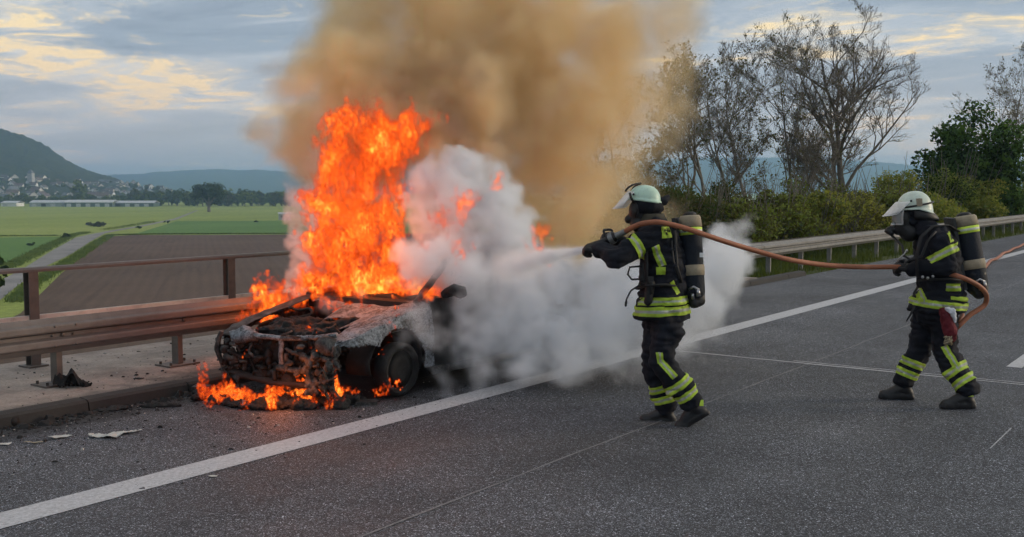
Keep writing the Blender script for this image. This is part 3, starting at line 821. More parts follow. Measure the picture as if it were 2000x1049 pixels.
# ---- trees behind the barrier: trunk with recursive limbs, twigs carry small young leaves
def grow_tree(seed, height, spread, trunk_r, mat_leaf, n_leaf_per=3, leaf=.06, stems=1, lean=(0, 0), levels=4, first=.22, up=.55, kids=(7, 6, 6, 5), leaf_from=2, leaf_z=(0, 99), thin=1.0):
    R = random.Random(seed); tubes = MB(); leaves = []; thin_ = {}
    def branch(p, d, L, r, lvl):
        n = 7 if lvl == 0 else (5 if lvl == 1 else 4 if lvl == 2 else 3)
        pts = [np.array(p)]; dd = np.array(d, float)
        for i in range(n):
            dd = dd+np.array([R.gauss(0, .16), R.gauss(0, .16), R.gauss(0, .08)+.05*(1 if lvl else .0)])*(.6 if lvl == 0 else 1.15)
            dd /= np.linalg.norm(dd); pts.append(pts[-1]+dd*L/n)
        rr = [max(.0035, r*(1-.82*i/n)) for i in range(n+1)]
        if lvl < 2: tubes.tube(pts, rr, 7 if lvl == 0 else 5, caps=False)
        else: thin_.setdefault(n, []).append((np.array(pts), rr[0]))
        if lvl >= leaf_from:
            for k in range(int(n_leaf_per*(1.0 if lvl > 2 else .6)+R.random())):
                i = R.randrange(1, n+1); q = pts[i]
                if leaf_z[0] < q[2] < leaf_z[1]: leaves.append(q+np.array([R.gauss(0, .06), R.gauss(0, .06), R.gauss(0, .06)]))
        if lvl >= levels: return
        nk = kids[lvl]
        for k in range(nk):
            t = R.uniform(first if lvl == 0 else .18, .98); i = t*n; i0 = min(n-1, int(i)); q = pts[i0]+(pts[i0+1]-pts[i0])*(i-i0)
            tang = pts[i0+1]-pts[i0]; tang /= np.linalg.norm(tang)
            a = R.uniform(0, 2*math.pi); side = np.array([math.cos(a), math.sin(a), 0.0])
            side -= (side@tang)*tang; side /= np.linalg.norm(side)+1e-9
            el = R.uniform(.55, 1.05) if lvl == 0 else R.uniform(.5, 1.1)
            nd = tang*math.cos(el)+side*math.sin(el)*spread+np.array([0, 0, up*.35]); nd /= np.linalg.norm(nd)
            branch(q, nd, L*(1-.55*t)*(R.uniform(.45, .72) if lvl else R.uniform(.55, .82)), rr[i0]*R.uniform(.5, .75), lvl+1)
    for s in range(stems):
        a = R.uniform(0, 6.28); q = .22*(stems > 1)
        d0 = np.array([lean[0]+(stems > 1)*.3*math.cos(a), lean[1]+(stems > 1)*.3*math.sin(a), 1.0]); d0 /= np.linalg.norm(d0)
        branch(np.array([q*math.cos(a), q*math.sin(a), -.4]), d0, height*(1 if s == 0 else R.uniform(.75, .95)), trunk_r*(1 if s == 0 else .75), 0)
    for n, lst in thin_.items():     # all twigs of one length in one go, three-sided
        P = np.stack([a for a, _ in lst]); r0 = np.array([b_ for _, b_ in lst]); B = len(P)
        T = P[:, -1]-P[:, 0]; T /= np.linalg.norm(T, axis=1)[:, None]
        h = np.where(np.abs(T[:, 2:3]) < .9, np.array([[0, 0, 1.0]]), np.array([[1.0, 0, 0]])); U_ = np.cross(T, h); U_ /= np.linalg.norm(U_, axis=1)[:, None]; W_ = np.cross(T, U_)
        rad = np.maximum(.0055, r0[:, None]*(1-.82*np.arange(n+1)/n))
        ang = np.arange(3)*2*math.pi/3
        ring = np.cos(ang)[None, :, None]*U_[:, None]+np.sin(ang)[None, :, None]*W_[:, None]
        vs = (P[:, :, None]+rad[:, :, None, None]*ring[:, None]).reshape(-1, 3)
        f0 = np.array([(i*3+j, i*3+(j+1) % 3, (i+1)*3+(j+1) % 3, (i+1)*3+j) for i in range(n) for j in range(3)])
        fs = (np.arange(B)[:, None, None]*(3*(n+1))+f0[None]).reshape(-1, 4)+tubes.n
        tubes.v.append(vs); tubes.f.extend(map(tuple, fs.tolist())); tubes.m.extend([0]*len(fs)); tubes.n += len(vs)
    return tubes, np.array(leaves)
def place_grown(name, label, px, d, zbase, args, leafm, bark=M_BARK, leaf=.07, rot=0, trunk_split=True):
    x, y = dirpx(px, d)
    o = empty(name, (x, y, zbase)); o.rotation_euler = (0, 0, rot); tag(o, label, 'tree')
    t, L = grow_tree(**args, mat_leaf=None)
    tr = t.obj('trunk', bark, o, smooth=True)
    if len(L): link('crown', quads('crown', L, leaf, [leafm], ratio=1.5), o)
    return o
place_grown('bare_tree', 'tallest wide-branched tree with sparse young leaves behind the barrier', 1672, 46, -1.2, dict(seed=21, height=9.7, spread=1.0, trunk_r=.21, kids=(11, 8, 8, 6), n_leaf_per=.12, stems=2, first=.24, up=.6), M_LEAF_B, leaf=.062)
place_grown('bare_tree', 'slender forked tree standing between the smoke and the tallest tree', 1500, 44, -1.2, dict(seed=8, height=8.0, spread=.8, trunk_r=.10, kids=(9, 7, 6, 6), n_leaf_per=.15, stems=2, first=.3, up=.7), M_LEAF_B, leaf=.062)
place_grown('leafy_tree', 'thin young tree with dark leaves half veiled by the smoke edge', 1385, 40, -1.2, dict(seed=31, height=6.8, spread=1.0, trunk_r=.10, kids=(9, 7, 6, 5), n_leaf_per=.3, stems=1, first=.28, up=.7), M_LEAF_B, leaf=.07)
place_grown('leafy_tree', 'tree showing through the tan smoke behind the first firefighter', 1275, 42, -1.2, dict(seed=45, height=6.6, spread=1.1, trunk_r=.10, kids=(9, 7, 6, 4), n_leaf_per=.7, stems=2, first=.2, up=.5), M_LEAF_B, leaf=.085)
place_grown('bare_tree', 'leafless tree at the picture edge above the dark bush', 1975, 60, -1.0, dict(seed=64, height=8.6, spread=.95, trunk_r=.11, kids=(11, 7, 6, 4), n_leaf_per=.5, stems=2, first=.25, up=.5), M_LEAF_B, leaf=.07)
place_grown('bare_tree', 'slim bare tree close beside the slender forked one', 1555, 47, -1.2, dict(seed=92, height=8.3, spread=.75, trunk_r=.09, kids=(10, 7, 6, 5), n_leaf_per=.25, stems=1, first=.3, up=.8), M_LEAF_B, leaf=.06)
place_grown('leafy_tree', 'thin upright tree at the smoke rim with sparse dark leaves', 1435, 43, -1.2, dict(seed=55, height=7.3, spread=.85, trunk_r=.08, kids=(10, 7, 6, 5), n_leaf_per=.3, stems=2, first=.3, up=.8), M_LEAF_B, leaf=.06)
place_grown('leafy_tree', 'leafy tree top poking out of the tan smoke', 1335, 41, -1.2, dict(seed=57, height=7.2, spread=.95, trunk_r=.09, kids=(10, 7, 6, 5), n_leaf_per=.5, stems=1, first=.3, up=.7), M_LEAF_B, leaf=.065)
place_grown('bare_tree', 'low twiggy tree filling the gap behind the tallest trunk', 1590, 56, -1.2, dict(seed=71, height=6.3, spread=1.0, trunk_r=.08, kids=(8, 6, 5, 4), n_leaf_per=.6, stems=2, first=.2, up=.4), M_LEAF_B, leaf=.09)

def shrub(px, d, w, h, mats, n, leaf, label, z=-.3, name='shrub', clumps=16, cr=None):
    d2 = max(d, 10.9/(dirpx(px, 1.0)[1]))        # keep every shrub behind the barrier
    k = d2/d; h = 1.85+(z+h-1.85)*k-z; w *= k; n = int(n*min(1.7, k)); leaf *= k**.6; cr = (cr or min(w, h)*.22)*k**.8; d = d2
    x, y = dirpx(px, d)
    o = empty(name, (x, y, z)); o.rotation_euler = (0, 0, rng.uniform(0, 6.28)); tag(o, label, 'bush')
    P = crown_pts(n, (0, 0, h*.52), (w*.42, w*.36, h*.42), clumps, cr or min(w, h)*.22)
    P[:, 2] = np.abs(P[:, 2])
    link('foliage', quads('foliage', P, leaf, mats, rng.integers(0, len(mats), len(P))), o)
    b = MB()
    for k in range(8 if name == 'dark_bush' else 26):
        a = rng.uniform(0, 6.28); r_ = rng.uniform(.2, .45)*w
        b.tube([(rng.normal(0, .1), rng.normal(0, .1), -.2), (math.cos(a)*r_*.5, math.sin(a)*r_*.5, h*.45), (math.cos(a)*r_, math.sin(a)*r_, h*rng.uniform(.6, .95 if name == 'dark_bush' else 1.2))], [.03, .016, .006], 5, caps=False)
    b.obj('stems', M_BARK, o)
    return o
SG = 'shrubs behind the verge barrier'
shrub(1900, 40, 4.2, 5.7, [M_LEAF_V, M_LEAF_V, M_LEAF_D], 20000, .11, 'tall dense dark green bush behind the second firefighter', -.8, 'dark_bush', 70, .72)
specs = [(1960, 33, 2.6, 2.0, [M_LEAF_G, M_LEAF_V]), (1880, 33, 2.4, 2.2, [M_LEAF_Y, M_LEAF_G]), (1800, 32, 2.4, 2.0, [M_LEAF_Y, M_LEAF_G]), (1725, 32, 2.2, 1.8, [M_LEAF_G, M_LEAF_B]), (1660, 31, 2.2, 1.5, [M_LEAF_Y, M_LEAF_B]),
         (1590, 30, 2.2, 1.5, [M_LEAF_Y, M_LEAF_G, M_LEAF_B]), (1520, 29, 2.0, 1.6, [M_LEAF_B, M_LEAF_G]), (1450, 28, 2.2, 1.4, [M_LEAF_B, M_LEAF_G]), (1380, 28, 2.4, 1.7, [M_LEAF_M, M_LEAF_B]), (1310, 28, 2.4, 1.9, [M_LEAF_M, M_LEAF_B]), (1230, 29, 2.4, 1.8, [M_LEAF_D, M_LEAF_B]),
         (1840, 44, 3.6, 2.9, [M_LEAF_G, M_LEAF_D]), (1745, 42, 3.2, 2.4, [M_LEAF_Y, M_LEAF_G]), (1640, 42, 3.2, 1.9, [M_LEAF_G, M_LEAF_B]), (1540, 40, 3.0, 2.0, [M_LEAF_B, M_LEAF_G]), (1440, 38, 3, 2.4, [M_LEAF_D, M_LEAF_B]), (1990, 46, 4.0, 3.0, [M_LEAF_G, M_LEAF_Y]), (2070, 38, 4, 2.8, [M_LEAF_G, M_LEAF_V])]
nm_ = ['fresh green bush at the picture edge beside the barrier', 'yellow-green bush behind the second air cylinder', 'yellow-green bush behind the second helmet', 'green bush just beside the second helmet', 'low yellowish bush under the tallest tree',
       'low yellowish bush with white blossom above the barrier', 'olive bush above the sagging hose', 'dull olive bush at the rim of the smoke', 'dark bush half hidden by smoke', 'dark bush behind the first helmet', 'dark bush hidden deep in the smoke',
       'broad green bush beneath the dark bush', 'back-row yellow-green bush beyond the tallest trunk', 'back-row green bush beneath the tallest tree', 'back-row olive bush beneath the slender trees', 'back-row dark bush by the smoke', 'back-row green bush at the picture edge', 'big green bush at the frame corner']
for (px, d, w, h, ms), lb in zip(specs, nm_): shrub(px, d, w*1.15, h*rng.uniform(.85, 1.15)+.75, ms, 7000, .062, lb, -.4 if d < 36 else -.6, 'shrub', 26, .46)
# verge grass
n = 30000
vx = 19.2+36*rng.uniform(0, 1, n)**1.5; vy = rng.uniform(8.15, 12.5, n); keep = (vy > 8.45+.25*np.sin(vx*1.7)) | (rng.uniform(0, 1, n) < .15)
vx, vy = vx[keep], vy[keep]
sp = np.stack([vx, vy, np.array([bank_z(a, c) for a, c in zip(vx, vy)])-.01], 1)
g2 = link('verge_grass', blades('verge_grass', sp, .05, .24, .02, M_GRASSN)); tag(g2, 'short green grass on the verge under the barrier', 'grass', kind='stuff')
# ================================================================== FIREFIGHTERS
def fabric(name, c0, c1, rough=.85, bs=140, bump=.55):
    m = Mat(name); P = m.pos()
    a = m.ramp(m.noise(6, 6, .65, P), [(.3, c0), (.7, c1)])
    w = m.noise(bs, 3, .6, P)
    f = m.noise(26, 4, .6, P, .8)
    return m.pbr(a, rough, 0, m.bump(m.math('ADD', m.math('MULTIPLY', w, .3), f), bump, .012), spec=.3)
M_SUIT = fabric('navy_turnout_cloth', (.0055, .0065, .011), (.011, .013, .021))
M_GLOVE = fabric('black_glove', (.008, .008, .009), (.02, .02, .022), .6)
M_HOOD = fabric('black_hood', (.007, .007, .008), (.016, .016, .018))
M_BOOT = simple('black_boot', (.014, .014, .016), .5, 0, .3, 20, .3)
M_RUBBER = simple('black_rubber', (.012, .012, .013), .55, 0, .25, 20, .15)
M_STRAP = simple('black_webbing', (.011, .011, .012), .75, 0, .25, 40, .2)
M_METAL = simple('worn_metal', (.42, .42, .43), .35, .9, .2, 30)
def reflect(name, col):
    m = Mat(name); P = m.pos()
    c = m.ramp(m.noise(18, 5, .65, P), [(.3, tuple(v*.78 for v in col)), (.7, tuple(min(1, v*1.12) for v in col))])
    gr = m.ramp(m.voro(120, P), [(.0, .85), (.5, 1.0)])
    c = m.mix(1.0, c, gr, 'MULTIPLY')
    return m.pbr(c, .55, 0, m.bump(m.noise(40, 4, .6, P), .2, .006))
M_HIVIZ = reflect('lime_yellow_tape', (.68, .90, .085))
M_SILVER = reflect('silver_tape', (.66, .69, .60))
M_MINT = None
def helmetmat(name, col):
    m = Mat(name); P = m.pos()
    c = m.ramp(m.noise(14, 6, .65, P), [(.35, tuple(v*.82 for v in col)), (.6, col)])
    sc_ = m.ramp(m.noise(45, 4, .8, P), [(.62, 0.0), (.72, .5)])
    c = m.mix(sc_, c, (.12, .13, .12))
    return m.pbr(c, .42, 0, m.bump(m.noise(60, 3, .6, P), .08, .004))
M_MINT = helmetmat('mint_helmet_shell', (.55, .76, .62))
M_PALE = helmetmat('pale_helmet_shell', (.66, .76, .66))
def visormat():
    m = Mat('clear_visor'); p = m.n('ShaderNodeBsdfPrincipled')
    m.set(p.inputs['Base Color'], (.93, .92, .9)); m.set(p.inputs['Roughness'], .18)
    t = m.n('ShaderNodeBsdfTransparent'); mx = m.n('ShaderNodeMixShader')
    f = m.ramp(m.noise(9, 4, .6, m.pos()), [(.3, .45), (.7, .68)]); m.l(f, mx.inputs[0])
    m.l(t.outputs[0], mx.inputs[1]); m.l(p.outputs[0], mx.inputs[2]); m.l(mx.outputs[0], m.out.inputs[0])
    return m.mat
M_VISOR = visormat()
M_LENS = simple('mask_lens', (.05, .055, .06), .08)
M_CLEAR = Mat('mask_glass').pbr((.55, .58, .58), .06, 0, alpha=.45)
M_NAVY = fabric('navy_cylinder_cover', (.008, .012, .020), (.014, .019, .030), .7)
M_BEIGE = fabric('beige_cylinder_band', (.30, .25, .175), (.40, .34, .25), .8)
M_LABEL = simple('white_label', (.75, .76, .78), .6)
M_COLLAR = fabric('olive_collar', (.055, .05, .036), (.085, .078, .058))
M_RED = fabric('dark_red_pouch', (.10, .012, .018), (.16, .022, .030))
M_CLOTH = fabric('white_cloth', (.62, .64, .68), (.78, .79, .82), .9)
M_ROPE = simple('rope', (.36, .30, .20), .9, 0, .3, 60, .3)

def blob(mb, voxel=.013, smooth=6, amp=.009, freq=11., name='blob', mats=(), fold=0.0, seed=0):
    me = mb.mesh('tmp'); o = bpy.data.objects.new('tmp', me); COL.objects.link(o)
    bm = bmesh.new(); bm.from_mesh(me); bmesh.ops.recalc_face_normals(bm, faces=bm.faces); bm.to_mesh(me); bm.free()
    r = o.modifiers.new('r', 'REMESH'); r.mode = 'VOXEL'; r.voxel_size = voxel; r.adaptivity = 0
    if smooth:
        s = o.modifiers.new('s', 'SMOOTH'); s.iterations = smooth; s.factor = .5
    dg = bpy.context.evaluated_depsgraph_get()
    out = bpy.data.meshes.new_from_object(o.evaluated_get(dg), depsgraph=dg)
    bpy.data.objects.remove(o, do_unlink=True); bpy.data.meshes.remove(me)
    out.name = name
    n = len(out.vertices); co = np.zeros(n*3, np.float32); no = np.zeros(n*3, np.float32)
    out.vertices.foreach_get('co', co); out.vertices.foreach_get('normal', no)
    co = co.reshape(-1, 3).astype(float); no = no.reshape(-1, 3)
    if amp:
        dsp = np.array([mnoise.noise(Vector(p)*freq+Vector((seed, 0, 0)))+.55*mnoise.noise(Vector(p)*freq*2.3)+fold*(abs(mnoise.noise(Vector((p[0]*6, p[1]*6, p[2]*17+seed))))-.2)*2 for p in co])
        co = co+no*(dsp*amp)[:, None]
        out.vertices.foreach_set('co', co.astype(np.float32).ravel())
    out.materials.clear()
    for m in mats: out.materials.append(m)
    out.polygons.foreach_set('use_smooth', np.ones(len(out.polygons), bool))
    out.update()
    return out
def patch(body, name, c, u, v, hu, hv, w=None, wmin=.05, rad=None, off=.006, mats=None, stripe=True, axis_pts=None):
    """tape cut out of the body's own surface between planes and lifted off it; u runs along the tape, v across it"""
    c, u, v = V(c), V(nrm(u)), V(nrm(v))
    bm = bmesh.new(); bm.from_mesh(body)
    def far(f):
        p = f.calc_center_median()
        if w is not None and f.normal.dot(V(w)) < wmin: return True
        if w is not None and (p-c).dot(V(w)) < -.25: return True
        if axis_pts is not None:
            a, b_ = V(axis_pts[0]), V(axis_pts[1]); ab = b_-a; t = max(0, min(1, (p-a).dot(ab)/ab.dot(ab)))
            if (p-a-ab*t).length > rad: return True
        elif rad is not None and (p-c).length > rad: return True
        return abs((p-c).dot(v)) > hv+.03 or abs((p-c).dot(u)) > hu+.03
    bmesh.ops.delete(bm, geom=[f for f in bm.faces if far(f)], context='FACES')
    if not bm.faces: bm.free(); return None
    for pl, sg, hh in ((v, 1, hv), (v, -1, hv), (u, 1, hu), (u, -1, hu)):
        bmesh.ops.bisect_plane(bm, geom=bm.verts[:]+bm.edges[:]+bm.faces[:], plane_co=c+pl*hh*sg, plane_no=pl*sg, clear_outer=True)
    if stripe:
        for sg in (-.3, .3):
            bmesh.ops.bisect_plane(bm, geom=bm.verts[:]+bm.edges[:]+bm.faces[:], plane_co=c+v*hv*sg, plane_no=v)
    bm.normal_update()
    for vv in bm.verts: vv.co += vv.normal*off
    for f in bm.faces:
        f.smooth = True
        if stripe: f.material_index = 1 if abs((f.calc_center_median()-c).dot(v)) < hv*.3 else 0
    r = bmesh.ops.extrude_face_region(bm, geom=bm.faces[:])
    for e in r['geom']:
        if isinstance(e, bmesh.types.BMVert): e.co -= e.normal*0.0
    me = bpy.data.meshes.new(name); bm.to_mesh(me); bm.free()
    for m in (mats or [M_HIVIZ, M_SILVER]): me.materials.append(m)
    return me
def hand(mb, wrist, fd, pn, side, curl=(.9, 1.0, .7), size=1.0, spread=.0):
    """palm with four fingers and a thumb; fd finger direction, pn palm normal (side the fingers curl to), side points to the thumb"""
    fd = nrm(fd); pn = nrm(np.asarray(pn)-(np.asarray(pn)@fd)*fd); sd_ = np.cross(fd, pn); sd_ = sd_*np.sign(sd_@np.asarray(side) or 1)
    k = size; w = np.asarray(wrist, float)
    mb.capsule(w-fd*.05*k, .043*k, w+fd*.01*k, .040*k)
    for s in (-1, -.33, .33, 1):
        mb.capsule(w+fd*.015*k+sd_*s*.022*k, .022*k, w+fd*.085*k+sd_*s*.030*k, .018*k, 10)
    for i, (s, L) in enumerate(((1, .075), (.33, .085), (-.33, .080), (-1, .062))):
        p = w+fd*.088*k+sd_*s*.031*k; a = 0.0
        for j, (seg, r0, r1) in enumerate(((.48, .0155, .0145), (.32, .0145, .0135), (.24, .0135, .0115))):
            a += curl[j]*(1+.12*(i-1.5)); d = fd*math.cos(a)+pn*math.sin(a); q = p+d*L*seg*k*1.15
            mb.capsule(p, r0*k, q, r1*k, 9); p = q
    p = w+fd*.03*k+sd_*.035*k; d = nrm(fd*.6+sd_*.6+pn*.5)
    q = p+d*.045*k; mb.capsule(p, .018*k, q, .016*k, 9)
    d2 = nrm(fd*.75-sd_*.05+pn*.75); mb.capsule(q, .016*k, q+d2*.04*k, .0135*k, 9)
def boot(mb, ankle, toe, up, heel_z=None, L=.29, k=1.0):
    """ankle shaft, heel, instep and toe box over a thick sole"""
    a = np.asarray(ankle, float); t = nrm(toe); u = nrm(np.asarray(up)-(np.asarray(up)@t)*t); s = np.cross(t, u)
    mb.capsule(a+u*.10, .058*k, a+u*.0, .057*k)
    heel = a-u*.045-t*.035
    mb.capsule(heel, .046*k, a-u*.005, .055*k)
    mb.capsule(a+u*.005+t*.02, .052*k, a-u*.045+t*.12, .045*k)
    mb.capsule(a-u*.05+t*.10, .043*k, a-u*.056+t*.175, .040*k)
    for q in (-.018, .018): mb.capsule(a-u*.06-t*.03+s*q, .03*k, a-u*.062+t*.18+s*q, .028*k)
    # sole
    rings = []
    for x, wd in ((-.085, .022), (-.07, .036), (.0, .040), (.06, .038), (.13, .048), (.19, .042), (.222, .02)):
        rings.append([a+t*x+s*wd-u*.098, a+t*x-s*wd-u*.098, a+t*x-s*wd-u*.068, a+t*x+s*wd-u*.068])
    mb.loft(rings)
def oval(c, ua, va, ru, rv, n=20, pw=2.4):
    ang = np.arange(n)*2*math.pi/n; cs, sn = np.cos(ang), np.sin(ang)
    f = (np.abs(cs)**pw+np.abs(sn)**pw)**(-1/pw)
    return np.asarray(c, float)+(f*cs*ru)[:, None]*ua+(f*sn*rv)[:, None]*va
class Person:
    def __init__(s, name, base, face, label):
        s.base = np.asarray(base, float); s.f = nrm(face); s.u = np.array([0, 0, 1.0]); s.s = np.cross(s.u, s.f)  # s = wearer's left
        s.mb = MB(); s.name = name; s.label = label
    def finish(s, **kw):
        s.me = blob(s.mb, name='person', mats=[M_SUIT, M_HOOD], **kw)
        sh = s.me.copy(); co = np.zeros(len(sh.vertices)*3, np.float32); sh.vertices.foreach_get('co', co)
        sh.vertices.foreach_set('co', (co.reshape(-1, 3)-s.base).astype(np.float32).ravel()); sh.update()
        s.o = link('person', sh); s.o.location = s.base; tag(s.o, s.label, 'person', 'firefighters on the hose line')
    def part(s, o, parent=None):
        if o is None: return None
        o.parent = parent or s.o; o.matrix_parent_inverse = Matrix.Translation(-Vector(s.base)) if parent is None else Matrix.Identity(4); return o
    def tape(s, name, *a, **k):
        me = patch(s.me, name, *a, **k)
        return s.part(link(name, me)) if me else None
    def mesh(s, name, mb, mats, smooth=True, parent=None, fixn=True): return s.part(mb.obj(name, mats, None, smooth, fixn), parent)
def dome(c, f, sd_, u, rf, rs, ru, v0=0.0, n=28, rings=10, back_drop=0.0, rim=.008):
    """helmet shell: upper part of an ellipsoid with a flared rim that drops at the back"""
    b = MB(); rr = []
    for i in range(rings+1):
        t = i/rings*math.pi/2; ring = []
        for j in range(n):
            a = 2*math.pi*j/n; cf, sf = math.cos(a), math.sin(a)
            z = ru*math.sin(t)-(1-i/rings)**2*back_drop*max(0, -cf)
            k = math.cos(t)**.85 if i < rings else .02
            ring.append(c+f*rf*k*cf+sd_*rs*k*sf+u*z)
        rr.append(ring)
    low = [[p+(np.asarray(p)-c)*0.07-u*.004 for p in rr[0]], [p+(np.asarray(p)-c)*.075-u*.018 for p in rr[0]], [p-(np.asarray(p)-c)*.02-u*.018 for p in rr[0]]]
    b.loft([low[2], low[1], low[0]]+rr, caps=False)
    b.add([p for p in rr[-1]], [tuple(range(n))])
    return b
def cylinder_set(p, top, bot, r, back, label_px=None):
    """air cylinder in its cover, on a back plate; returns nothing, adds parts to person p"""
    top = np.asarray(top, float); bot = np.asarray(bot, float); ax = nrm(top-bot); L = np.linalg.norm(top-bot)
    def lathe(prof, n=24):
        b = MB(); e1 = nrm(np.cross(ax, (0.3, .8, .1))); e2 = np.cross(ax, e1); ang = np.arange(n)*2*math.pi/n
        b.loft([bot+ax*h+rr*(np.cos(ang)[:, None]*e1+np.sin(ang)[:, None]*e2) for h, rr in prof]); return b
    cyl = p.mesh('air_cylinder', lathe([(.02*L, r*.55), (.05*L, r*.86), (.12*L, r), (.86*L, r), (.93*L, r*.93), (.975*L, r*.72), (1.0*L, r*.35)]), M_NAVY)
    p.mesh('cover_cap', lathe([(.845*L, r*1.0), (.847*L, r*1.055), (.95*L, r*.99), (.975*L, r*.86), (.978*L, r*.6)]), M_BEIGE, parent=cyl)
    p.mesh('top_knob', lathe([(.975*L, r*.62), (1.0*L, r*.58), (1.015*L, r*.42), (1.02*L, r*.1)]), M_RUBBER, parent=cyl)
    p.mesh('reflective_band', lathe([(.755*L, r*1.01), (.757*L, r*1.05), (.838*L, r*1.05), (.84*L, r*1.01)]), M_HIVIZ, parent=cyl)
    p.mesh('silver_band', lathe([(.783*L, r*1.05), (.784*L, r*1.058), (.81*L, r*1.058), (.811*L, r*1.05)]), M_SILVER, parent=cyl)
    p.mesh('lower_band', lathe([(.30*L, r*1.01), (.302*L, r*1.06), (.415*L, r*1.06), (.418*L, r*1.01)]), M_BEIGE, parent=cyl)
    b = MB()
    b.capsule(bot+ax*.10*L, r*.95, bot+ax*.24*L, r*1.0)
    b.capsule(bot+ax*.02*L-p.f*.03, r*.62, bot+ax*.15*L-p.f*.02, r*.8)
    b.ball(bot-ax*.0*L+p.s*.03, r*.55, 10, 7)
    p.part(link('valve_guard', blob(b, .012, 3, .006, 16, 'valve_guard', [M_RUBBER])), cyl)
    b = MB(); q = bot+ax*.12*L+p.s*r*.95
    b.tube([q-p.f*.05+ax*.02, q-p.f*.01+ax*.045, q+p.f*.03+ax*.02], .011, 8); b.tube([q-ax*.05, q-ax*.01+p.s*.02], [.014, .012], 8); b.tube([q-p.f*.045-ax*.03, q-p.f*.04+ax*.03], .016, 10)
    p.mesh('valve_fitting', b, M_METAL, parent=cyl)
    b = MB(); m_ = (top+bot)/2+back*(r+.025)
    A = np.array([p.s, nrm(np.cross(ax, p.s)), ax]); b.box(m_, (.24, .03, L*.9), A)
    p.mesh('back_plate', b, M_RUBBER, smooth=False, parent=cyl)
    return cyl

# ---------------------------------------------------------------- first firefighter, aiming the nozzle
D1 = 8.32
def P1(px, py, dd=0.0): return at(px, py, D1+dd)
fa = math.radians(18)
face1 = -RT*math.cos(fa)+HF*math.sin(fa)
base1 = onz(1318, 828, 0)
p1 = Person('person', base1, face1, 'firefighter in navy gear and mint helmet aiming the hose nozzle into the white smoke')
f, s_, u = p1.f, p1.s, p1.u
mb = p1.mb
rings = []
for px, py, rs, rf in ((1293, 621, .225, .212), (1294, 600, .222, .208), (1297, 560, .20, .185), (1297, 520, .20, .18), (1292, 485, .215, .178), (1287, 462, .215, .165), (1283, 446, .19, .14), (1278, 434, .12, .10)):
    rings.append(oval(P1(px, py), f, s_, rf, rs, 24))
mb.loft(rings)
mb.capsule(P1(1277, 436), .075, P1(1268, 408), .068)          # neck
mb.ball(P1(1262, 398), (.108, .085, .13), 16, 10, np.array([f, s_, u]))
# near (left) arm
sh = P1(1281, 460, -.19); el = P1(1204, 506, -.24); wr = P1(1172, 487, -.06)
mb.capsule(sh, .096, el, .082); mb.capsule(el, .086, wr, .064); mb.capsule(P1(1283, 452, -.10), .10, sh, .097)
# far arm
sh2 = P1(1272, 458, .2); el2 = P1(1222, 492, .26); wr2 = P1(1205, 470, .09)
mb.capsule(sh2, .094, el2, .08); mb.capsule(el2, .08, wr2, .06)
# legs
hl = P1(1303, 622, -.09); kl = P1(1293, 706, -.12); al = P1(1349, 783, -.10)
hr_ = P1(1287, 622, .09); kr = P1(1276, 708, .10); ar = P1(1300, 792, .12)
mb.capsule(P1(1294, 612, -.05), .155, P1(1295, 628, .05), .15)
mb.capsule(hl, .125, kl, .100); mb.capsule(kl, .102, al, .090); mb.capsule(hr_, .122, kr, .098); mb.capsule(kr, .100, ar, .090)
mb.capsule(P1(1312, 640, -.13), .085, P1(1308, 668, -.14), .075)   # thigh pocket
p1.finish(voxel=.012, smooth=4, amp=.015, freq=9., fold=1.3, seed=1)
# tapes
la = nrm(el-sh); p1.tape('arm_tape', sh+(el-sh)*.50, np.cross(la, UP), la, .25, .036, rad=.15, axis_pts=(sh, el))
hemv = nrm(np.array([0, 0, 1.0])+.05*f)
p1.tape('hem_tape', P1(1294, 603.5), f, hemv, .5, .036, rad=.29, axis_pts=(P1(1294, 590), P1(1294, 612)))
p1.tape('waist_tape', P1(1300, 584), f, hemv, .5, .029, rad=.29, axis_pts=(P1(1294, 570), P1(1294, 600)), w=-f*.65+s_*.75, wmin=.02)
vw = -HF
def tri(px, py, dd=-.2): return P1(px, py, dd)
def img(dx, dy): return nrm(RT*dx-UP*dy)
p1.tape('side_tape', tri(1286, 500), img(.42, .9), img(.9, -.42), .085, .030, w=vw, wmin=.1, rad=.16)
p1.tape('side_tape', tri(1291, 529), img(1, .02), img(0, 1), .034, .027, w=vw, wmin=.1, rad=.16, stripe=False)
p1.tape('side_tape', tri(1318, 562), img(.5, .86), img(.86, -.5), .055, .018, w=vw, wmin=.05, rad=.16, stripe=False)
p1.tape('side_tape', tri(1247, 535), img(.1, 1), img(1, -.1), .09, .018, w=vw, wmin=.05, rad=.2)
badge = p1.tape('shoulder_patch', tri(1300, 454), img(.1, 1), img(1, -.1), .043, .043, w=vw, wmin=.05, rad=.2, stripe=False)
M_INK = simple('black_print', (.012, .014, .012), .6)
def prints(p, me_src, quads_, c, uu, vv, ww, parent, off=.0095):
    for i, (a, b_, ha, hb) in enumerate(quads_):
        me = patch(me_src, 'print', c+uu*a+vv*b_, uu, vv, ha, hb, w=ww, wmin=.05, rad=.12, off=off, mats=[M_INK], stripe=False)
        if me: p.part(link('print', me), parent)
prints(p1, p1.me, [(-.014, -.018, .013, .004), (-.014, -.006, .004, .008), (-.014, .006, .013, .004), (-.016, .022, .013, .004), (-.008, .027, .004, .007), (.016, -.006, .009, .007)], tri(1300, 454), img(.1, 1), img(1, -.1), vw, badge)
ll = nrm(al-kl)
p1.tape('shin_tape', kl+(al-kl)*.56, np.cross(ll, UP), ll, .25, .034, rad=.16, axis_pts=(kl, al))
p1.tape('shin_tape', kl+(al-kl)*.83, np.cross(ll, UP), ll, .25, .032, rad=.16, axis_pts=(kl, al+ll*.05))
lr = nrm(ar-kr)
